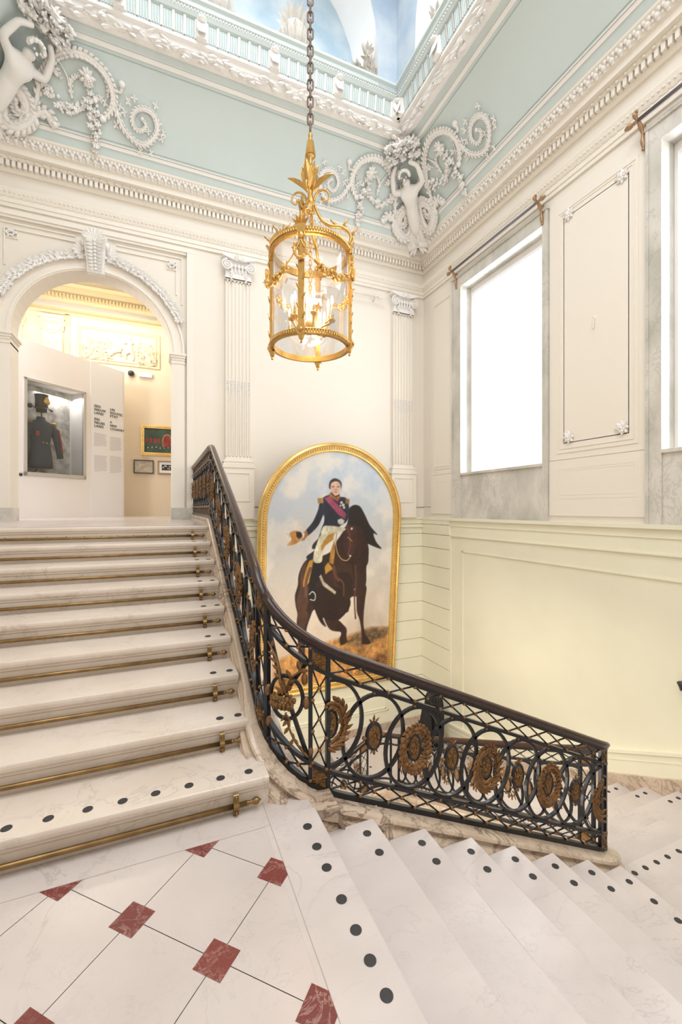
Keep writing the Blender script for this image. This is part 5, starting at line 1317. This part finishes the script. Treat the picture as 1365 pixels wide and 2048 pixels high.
# relief of playing children
T = thing('relief_panel', 'cream plaster relief of playing children in a framed panel above the gallery partition', 'relief')
mb = MB(); mb.box((-1.84, yb-.02, 3.96), (-.08, yb, 4.68)); mb.build('panel', 'yel', T)
rr = random.Random(31); mb = MB()
for i in range(150):
    x = rr.choice((rr.uniform(-1.8, -1.2), rr.uniform(-.55, -.12))); z = rr.uniform(4.0, 4.55)-.1*abs(x+1); mb.blob((x, yb-.03, z), rr.uniform(.02, .045), (1.2, .7, 1)); mb.leaf((x, yb-.04, z), V(rr.uniform(-1, 1), 0, rr.uniform(-1, 1)), V(0, -1, 0), .11, .05, .2, .3)
mb.build('foliage', 'yel', T)
def cherub(cx, cz, s, fl, lean):
    c, sn = math.cos(lean), math.sin(lean)
    def q(a, b, o=.05): return V(cx+fl*(a*c-b*sn)*s, yb-o, cz+(a*sn+b*c)*s)
    v = [q(0,0),q(0,.12),q(0,.26),q(0,.34),q(.02,.44,.07), q(.12,.27),q(.22,.20),q(.30,.26), q(-.11,.28),q(-.2,.18),q(-.26,.28), q(.07,-.1),q(.12,-.26),q(.10,-.42), q(-.07,-.1),q(-.16,-.22),q(-.12,-.38)]
    e = [(0,1),(1,2),(2,3),(3,4),(2,5),(5,6),(6,7),(2,8),(8,9),(9,10),(0,11),(11,12),(12,13),(0,14),(14,15),(15,16)]
    r = [.085,.075,.075,.035,.085,.04,.032,.026,.04,.032,.026,.062,.05,.03,.062,.05,.03]
    skin_obj('child_figure', v, e, [x*s for x in r], 'yel', T, 1)
cherub(-.72, 4.30, .72, 1, 0); cherub(-1.15, 4.18, .68, -1, 1.1); cherub(-.25, 4.12, .55, -1, -.7)
# white exhibition partition set at an angle, with a display case in it
P1 = V(-2.547, 10.236, 0); P2 = V(-.742, 11.90, 0); dv = (P2-P1).normalized(); nv = V(dv.y, -dv.x, 0)
def ex(s, o, z): return P1+dv*s+nv*o+V(0, 0, z)
PL = 2.455; T = thing('exhibition_partition', 'tall white exhibition partition behind the arch carrying the wall text', 'partition')
mb = MB()
def exbox(mb, s0, s1, o0, o1, z0, z1): mb.add([ex(s, o, z) for z in (z0, z1) for s, o in ((s0, o0), (s1, o0), (s1, o1), (s0, o1))], [(0,3,2,1),(4,5,6,7),(0,1,5,4),(1,2,6,5),(2,3,7,6),(3,0,4,7)])
CS0, CS1, CZ0, CZ1 = .108, 1.394, .67, 2.615
ZP = 3.36
exbox(mb, -1.2, CS0, -.5, 0, ZU, ZP); exbox(mb, CS1, 1.515, -.5, 0, ZU, ZP); exbox(mb, CS0, CS1, -.5, 0, ZU, CZ0); exbox(mb, CS0, CS1, -.5, 0, CZ1, ZP); exbox(mb, CS0, CS1, -.52, -.48, CZ0, CZ1)
mb.build('panel', 'wallp', T)
mb = MB(); exbox(mb, 1.515, PL-.12, -.5, .006, ZU, ZP)
mb.loft([[ex(PL-.12+.12*math.sin(q), -.114+.12*math.cos(q), z) for z in (ZU, ZP)]+[ex(PL-.3, -.3, ZP), ex(PL-.3, -.3, ZU)] for q in [PI/2*i/8 for i in range(9)]]); mb.build('text_panel', 'wallw', T)
def text(body, size, s, z, parent, align='LEFT', m='ink', lh=1.0):
    cu = bpy.data.curves.new('wall_text', 'FONT'); cu.body = body; cu.size = size; cu.extrude = .0015; cu.space_line = lh; cu.align_x = align; cu.offset = .0008; cu.space_character = 1.12
    o = bpy.data.objects.new('wall_text', cu); col.objects.link(o); dg = bpy.context.evaluated_depsgraph_get(); me = bpy.data.meshes.new_from_object(o.evaluated_get(dg)); bpy.data.objects.remove(o)
    me.materials.clear(); me.materials.append(M[m]); o = bpy.data.objects.new('wall_text', me); col.objects.link(o); o.parent = parent
    R = Matrix((dv, V(0, 0, 1), nv)).transposed().to_4x4(); R.translation = ex(s, .012, z); o.matrix_local = R; return o
text('EEN\nNIEUW\nLAND', .082, 1.60, 2.34, T, lh=.95); text('EIN\nNEUES\nLAND', .082, 1.60, 2.04, T, lh=.95)
text('UN\nNOUVEL\nETAT', .082, 2.0, 2.34, T, lh=.95); text('A\nNEW\nCOUNTRY', .074, 2.0, 2.04, T, lh=1.05)
for (s, z0, z1) in ((1.60, 1.42, 1.75), (2.0, 1.38, 1.72), (1.60, .84, 1.24), (2.0, .83, 1.26)):
    mb = MB(); rr = random.Random(int(s*100+z0*10)); n = int((z1-z0)/.026)
    for i in range(n): w = .33*rr.uniform(.85, 1) if i < n-1 else .15; z = z1-.026*i; exbox(mb, s, s+w, .006, .008, z-.009, z)
    o = mb.build('text_block', 'inkg', T)
# display case with uniform coat and shako
T = thing('display_case', 'grey framed glass display case set into the white partition', 'display case'); mb = MB(); f_ = .055
for (a, b, c, d) in ((CS0, CS1, CZ0, CZ0+f_*1.3), (CS0, CS1, CZ1-f_*.8, CZ1), (CS0, CS0+f_, CZ0, CZ1), (CS1-f_, CS1, CZ0, CZ1)): exbox(mb, a, b, -.03, .03, c, d)
mb.build('frame', 'cframe', T); mb = MB(); exbox(mb, CS0+f_, CS1-f_, -.47, -.46, CZ0, CZ1); mb.build('backdrop', 'cback', T)
mb = MB(); exbox(mb, CS0+f_, CS1-f_, 0, .004, CZ0+f_, CZ1-f_*.8); mb.build('glass', 'glassc', T)
mb = MB(); exbox(mb, CS0, CS1, -.47, -.0, CZ0, CZ0+.03); mb.build('case_floor', 'dark', T)
def E(s, o, z): return ex(s, o, z)
T = thing('uniform_coat', 'dark navy military coat with gold epaulette and red sleeve trim inside the display case', 'coat'); mb = MB(); cx = .58
rings = []
for z, hw, dp in ((.86, .24, .13), (1.0, .235, .13), (1.2, .21, .12), (1.36, .185, .105), (1.5, .20, .11), (1.65, .235, .115), (1.76, .25, .10), (1.82, .20, .09), (1.86, .10, .07), (1.93, .075, .06)):
    rings.append([E(cx+hw*math.cos(2*PI*k/28)*(1+.03*math.sin(k*3)*(z < 1.3)), -.24+dp*math.sin(2*PI*k/28), z) for k in range(28)])
mb.loft(rings); mb.build('body', 'coatm', T, smooth=True)
for sg in (-1, 1):
    mb = MB(); mb.tube([E(cx+sg*.20, -.24, 1.76), E(cx+sg*.27, -.23, 1.66), E(cx+sg*.31, -.2, 1.45), E(cx+sg*.335, -.17, 1.25), E(cx+sg*.35, -.15, 1.09)], [.075, .078, .068, .06, .062], 12); mb.build('sleeve', 'coatm', T, smooth=True)
    mb = MB(); mb.blob(E(cx+sg*.24, -.23, 1.82), .06, (1.2, 1.2, .45), None, 10, 6); [mb.tube([E(cx+sg*(.24+.05*math.cos(q)), -.23+.05*math.sin(q), 1.82), E(cx+sg*(.25+.06*math.cos(q)), -.23+.06*math.sin(q), 1.77)], .006, 4) for q in [i*.5 for i in range(12)]]; mb.build('epaulette', 'goldo', T)
mb = MB(); mb.obox(E(.44, -.115, 1.56), dv*.035, nv*.006, V(0, 0, .05)); mb.build('red_patch', 'redc', T)
mb = MB(); mb.tube([E(.88, -.14, 1.70), E(.925, -.12, 1.45), E(.94, -.1, 1.2)], .018, 6); mb.build('red_trim', 'redc', T)
for i in range(3): mb = MB(); mb.blob(E(.55+.075*i, -.115, 1.385-.006*i), .018); mb.build('button', 'gold', T, smooth=True)
T = thing('shako', 'black military shako with gilt plate inside the display case', 'hat'); mb = MB()
mb.lathe([(0, 2.12), (.118, 2.12), (.112, 2.2), (.118, 2.36), (.128, 2.39), (.12, 2.395), (0, 2.39)], E(cx, -.22, 0), 24); mb.lathe([(0, 2.03), (.095, 2.03), (.10, 2.12), (0, 2.12)], E(cx, -.22, 0), 20); mb.build('crown', 'hatm', T, smooth=True)
mb = MB(); rr_ = [[E(cx+.02+.125*math.cos(q)*k, -.22+.125*math.sin(q)*k+.0*k, 2.12-.07*(k-.9)) for q in [PI*i/14 for i in range(15)]] for k in (.95, 1.25, 1.5)]; mb.loft(rr_, False, False); mb.loft([[p-V(0, 0, .006) for p in r] for r in rr_], False, False); mb.build('visor', 'hatm', T, smooth=True)
mb = MB(); c = E(cx+.03, -.09, 2.24); mb.blob(c, .07, (1, .35, 1), Matrix((dv, nv, V(0, 0, 1))).transposed(), 14, 8); mb.blob(c+V(0, 0, .06), .045, (1, .4, 1), Matrix((dv, nv, V(0, 0, 1))).transposed(), 12, 8); mb.build('badge', 'gold', T, smooth=True)
mb = MB(); mb.lathe([(0, 1.9), (.012, 1.9), (.012, 2.05), (.05, 2.06), (.03, 2.1), (0, 2.1)], E(cx, -.22, 0), 12); mb.build('stand', 'dark', T)
mb = MB(); mb.blob(E(.34, -.2, 2.12), .05, (1, 1, 1), None, 14, 8); mb.tube([E(.34, -.2, 2.12), E(.5, -.28, 2.12)], .01, 6); o = mb.build('hat_pompom', 'hatm', None, smooth=True); tag(o, 'dark round pompom on a stalk left of the shako in the case', 'pompom')
mb = MB(); mb.tube([E(.42+.12*math.cos(2*PI*i/20), -.3, .86+.10*math.sin(2*PI*i/20)) for i in range(20)], .012, 6, closed=True); o = mb.build('metal_hoop', 'iron', None, smooth=True); tag(o, 'dark hoop standing on the floor of the display case', 'hoop')
mb = MB(); mb.lathe([(0, 0), (.03, 0), (.034, .012), (.02, .03), (0, .032)], ex(.055, 0, .68), 16, nv); o = mb.build('case_lock', 'sconce', None, smooth=True); tag(o, 'small black round knob beside the lower left corner of the display case', 'knob')
# beige panel, camera, box, pictures
YP = 12.5; mb = MB(); mb.box((-1.2, YP, ZU), (2.1, YP+.1, 3.57)); o = mb.build('beige_partition', 'wallb'); tag(o, 'beige exhibition partition to the right of the white one, pictures hung on it', 'partition')
mb = MB(); mb.blob((-.665, YP-.06, 3.52), .075, (1, 1, 1), None, 18, 10); T = thing('security_camera', 'black dome security camera at the top edge of the beige partition', 'security camera'); mb.build('dome', 'sconce', T, smooth=True)
mb = MB(); mb.lathe([(0, 0), (.085, 0), (.085, .05), (0, .05)], (-.665, YP, 3.52), 18, (0, -1, 0)); mb.build('mount', 'cframe', T)
mb = MB(); mb.box((-.48, YP-.07, 3.46), (-.17, YP, 3.57)); o = mb.build('emergency_light', 'wallw'); tag(o, 'white rectangular emergency light box beside the dome camera', 'light box')
def picture(x0, x1, z0, z1, fw, fm, label, art, mat_=0):
    T = thing('picture', label, 'picture'); mb = MB()
    for (a, b, c, d) in ((x0, x1, z0, z0+fw), (x0, x1, z1-fw, z1), (x0, x0+fw, z0+fw, z1-fw), (x1-fw, x1, z0+fw, z1-fw)): mb.box((a, YP-.05, c), (b, YP, d))
    if fw > .05:
        for i in range(1, int((x1-x0)/.05)): mb.blob((x0+.05*i+.02, YP-.05, z0+fw*.5), .02); mb.blob((x0+.05*i+.02, YP-.05, z1-fw*.5), .02)
        for i in range(int((z1-z0)/.05)): mb.blob((x0+fw*.5, YP-.05, z0+.05*i), .02); mb.blob((x1-fw*.5, YP-.05, z0+.05*i), .02)
    mb.build('frame', fm, T); mb = MB()
    if mat_: mb.box((x0+fw, YP-.02, z0+fw), (x1-fw, YP-.01, z1-fw)); mb.build('mount', 'wallw', T)
    mb = MB(); art(mb, x0+fw+mat_, x1-fw-mat_, z0+fw+mat_, z1-fw-mat_); o = mb.build('image', ART, T)
ART = [mat('art_green', (.05, .08, .055), .5, var=.5, vscale=5), mat('art_red', (.28, .04, .03), .5, var=.4, vscale=8), mat('art_paper', (.62, .56, .48), .7, var=.25, vscale=14), mat('art_ink', (.05, .045, .04), .7, var=.8, vscale=18), mat('art_ochre', (.35, .20, .09), .6, var=.4, vscale=12)]
def art1(mb, a, b, c, d):
    mb.m = 0; mb.box((a, YP-.02, c), (b, YP-.015, d)); w = b-a; h = d-c
    mb.m = 1
    for i in range(9): x = a+w*(.04+.105*i); mb.box((x, YP-.023, c+h*.40), (x+w*.07, YP-.019, c+h*.60))
    mb.m = 4; mb.prism([(a+w*.62+w*.13*math.cos(q), c+h*.55+h*.25*math.sin(q)) for q in [PI*i/12 for i in range(13)]]+[(a+w*.49, c+h*.25), (a+w*.75, c+h*.25)], lambda x, z, y: (x, y, z), YP-.025, YP-.019)
    mb.m = 1; mb.prism([(a+w*.62+w*.10*math.cos(q), c+h*.52+h*.22*math.sin(q)) for q in [PI*i/12 for i in range(13)]]+[(a+w*.52, c+h*.25), (a+w*.72, c+h*.25)], lambda x, z, y: (x, y, z), YP-.028, YP-.019)
    mb.m = 2
    for i in range(8): x = a+w*(.1+.11*i); mb.blob((x, YP-.02, c+h*.2+.01*(i % 3)), .016, (.7, .3, 1.4))
def art2(mb, a, b, c, d):
    mb.m = 2; mb.box((a, YP-.02, c), (b, YP-.015, d)); mb.m = 4; rr = random.Random(2)
    for i in range(40): x = rr.uniform(a+.02, b-.05); z = rr.uniform(c+.02, d-.05); mb.box((x, YP-.022, z), (x+.03, YP-.019, z+.004))
def art3(mb, a, b, c, d):
    mb.m = 3; mb.box((a, YP-.024, c), (b, YP-.020, d)); mb.m = 2; rr = random.Random(5)
    for i in range(14): mb.blob((rr.uniform(a+.03, b-.03), YP-.024, rr.uniform(c+.03, d-.03)), rr.uniform(.01, .025), (1, .2, 1))
picture(-.43, .62, 1.42, 2.21, .075, 'goldf', 'gilt framed dark painting of an arched hall with red drapery on the beige partition', art1)
picture(-.605, -.13, .935, 1.285, .02, 'wood', 'small black framed pale engraving below the gilt painting, left one', art2)
picture(-.03, .50, .935, 1.285, .025, 'bronze', 'small brown framed dark print on white mount, half hidden by the arch jamb', art3, .075)
# ------------------------------------------------------------ curtain rods over the windows
def curtain_rod(y0, y1, label, endcap=True):
    T = thing('curtain_rod', label, 'curtain rod'); x = XR-.16; z = 4.70; mb = MB(); mb.tube([(x, y0, z), (x, y1, z)], .020, 10); mb.build('rod', 'rodm', T, smooth=True)
    for y, sg in ((y0, -1), (y1, 1)):
        mb = MB(); mb.tube(smooth_path([V(XR-.05, y, z-.30), V(XR-.06, y, z-.22), V(XR-.07, y, z-.12), V(XR-.12, y, z-.03), V(XR-.19, y, z+.02), V(XR-.215, y, z+.06), V(XR-.19, y, z+.085)], 5), [.016+.012*math.sin(i*.35)**2 for i in range(31)], 8, up=V(0, 1, 0))
        mb.box((XR-.05, y-.02, z-.32), (XR-.03, y+.02, z-.02)); mb.blob((XR-.05, y, z-.31), .022); mb.build('bracket', 'bronze', T, smooth=True)
        mb = MB(); mb.lathe([(0, 0), (.016, 0), (.014, .03), (.022, .04), (.014, .055), (.032, .08), (.036, .10), (.028, .13), (.012, .155), (0, .16)], (x, y, z), 12, (0, sg, 0)); mb.build('finial', 'bronze', T, smooth=True)
curtain_rod(4.93, 7.02, 'grey curtain rod on bronze brackets over the window nearest the painting')
curtain_rod(1.25, 3.42, 'grey curtain rod on bronze brackets over the window cut by the right edge')
T = thing('picture_rail', 'cream painted rod with spear finial on the back wall behind the lantern', 'rod'); mb = MB(); zr = 4.49
mb.tube([(2.30, D-.12, zr), (4.28, D-.12, zr)], .018, 8); mb.build('rod', 'cream_hi', T, smooth=True)
for x, sg in ((2.3, -1), (4.22, 1)):
    mb = MB(); mb.tube([(x, D-.12, zr+.03), (x, D-.06, zr-.03), (x, D, zr-.05)], .016, 6); mb.blob((x, D-.13, zr), .035); mb.build('bracket', 'cream_hi', T, smooth=True)
mb = MB(); mb.lathe([(0, 0), (.02, 0), (.03, .05), (.016, .14), (0, .2)], (4.28, D-.12, zr), 10, (1, 0, 0)); mb.build('finial', 'cream_hi', T, smooth=True)
# rosettes in the tall panel corners
for (y, z, lb) in ((4.49, 4.27, 'upper left'), (3.705, 4.27, 'upper right'), (4.49, 1.04, 'lower left'), (3.705, 1.04, 'lower right')):
    mb = MB(); nn = V(-1, 0, 0)
    for k in range(8):
        q = 2*PI*k/8; d = V(0, math.cos(q), math.sin(q)); mb.leaf((XR-.015, y, z), d, nn, .095, .06, .15, .3); mb.leaf((XR-.03, y, z), V(0, math.cos(q+.4), math.sin(q+.4)), nn, .06, .04, .3, .3)
    mb.blob((XR-.04, y, z), .022); o = mb.build('rosette', 'white'); tag(o, 'cream flower rosette in the %s corner of the tall wall panel between the windows' % lb, 'rosette')
mb = MB(); mb.lathe([(0, 0), (.03, 0), (.026, .012), (.012, .018), (0, .02)], onx_ if False else (XR, 4.09, 2.62), 12, (-1, 0, 0)); mb.tube([(XR-.01, 4.09, 2.62), (XR-.03, 4.09, 2.58), (XR-.035, 4.09, 2.48), (XR-.05, 4.09, 2.46)], .008, 6)
o = mb.build('wall_hook', 'cream_hi', None, smooth=True); tag(o, 'little cream painted hook in the middle of the tall panel between the windows', 'hook')
# black pleated object on the turning landing
cxb, cyb = 5.06, 7.22; T = thing('draped_stand', 'black pleated cloth draped over a stand on the lower landing by the corner', 'draped stand', (cxb, cyb, Z3)); mb = MB(); rings = []
for z, r in ((0, .17), (.3, .175), (.6, .18), (.85, .17), (1.0, .15), (1.07, .12), (1.11, .05)):
    rings.append([V(cxb+r*(1+.12*math.sin(k*7*2*PI/96*2))*math.cos(2*PI*k/96), cyb+r*(1+.12*math.sin(k*14*2*PI/96))*math.sin(2*PI*k/96), Z3+z) for k in range(96)])
mb.loft(rings); put(mb.build('drape', 'black', None, smooth=True), T)
mb = MB(); rings = []
for z, r in ((0, .11), (.35, .12), (.62, .11), (.86, .07), (.93, .02)): rings.append([V(cxb-.26+r*math.cos(2*PI*k/30)*(1+.1*math.sin(k*2)), cyb-.10+r*math.sin(2*PI*k/30), Z3+z) for k in range(30)])
mb.loft(rings); mb.box((cxb-.40, cyb-.16, Z3), (cxb-.30, cyb-.05, Z3+.62)); put(mb.build('folded_cloth', 'black', None, smooth=False), T)
mb = MB(); mb.box((cxb-.385, cyb-.175, Z3+.45), (cxb-.32, cyb-.162, Z3+.56)); put(mb.build('teal_tag', 'teal', None), T)
mb = MB(); mb.lathe([(0, 0), (.02, .0), (.028, .03), (.045, .07), (.05, .085), (.03, .10), (0, .10)], (LW-.06, 2.965, -2.03), 12); mb.tube([(LW-.06, 2.965, -1.98), (LW, 2.965, -2.0)], .012, 6)
o = mb.build('wall_fixture', 'sconce', None, smooth=True); tag(o, 'tiny black fixture on the lower wall at the right picture edge', 'wall fixture')
# ------------------------------------------------------------ tidy: put each thing's Empty at the base of its parts
bpy.context.view_layer.update()
for t in [o for o in bpy.data.objects if o.type == 'EMPTY' and o.parent is None and o.location.length < 1e-6 and o.children]:
    lo = Vector((1e9,)*3); hi = Vector((-1e9,)*3)
    for c in t.children:
        if c.type != 'MESH': continue
        for k in c.bound_box:
            p = c.matrix_world@Vector(k); lo = Vector(map(min, lo, p)); hi = Vector(map(max, hi, p))
    b = Vector(((lo.x+hi.x)/2, (lo.y+hi.y)/2, lo.z)); t.location = b
    for c in t.children: c.location = c.location-b

GR = {'pilaster': 'fluted pilasters on the back wall', 'rosette': 'plaster rosettes', 'urn': 'urns on the rim', 'curtain_rod': 'curtain rods over the windows', 'picture': 'pictures on the beige partition', 'laurel_garland': 'laurel garlands over the arch', 'scroll_relief': 'stucco scrolls on the cove', 'corner_figure': 'stucco corner figures', 'cresting': 'plaster foliage along the rim', 'balustrade': 'gilded iron balustrades', 'staircase': 'marble flights', 'gallery_pilaster': 'pilasters in the gallery'}
for o in bpy.data.objects:
    n = o.name.split('.')[0]
    if o.parent is None and n in GR and 'label' in o.keys(): o['group'] = GR[n]
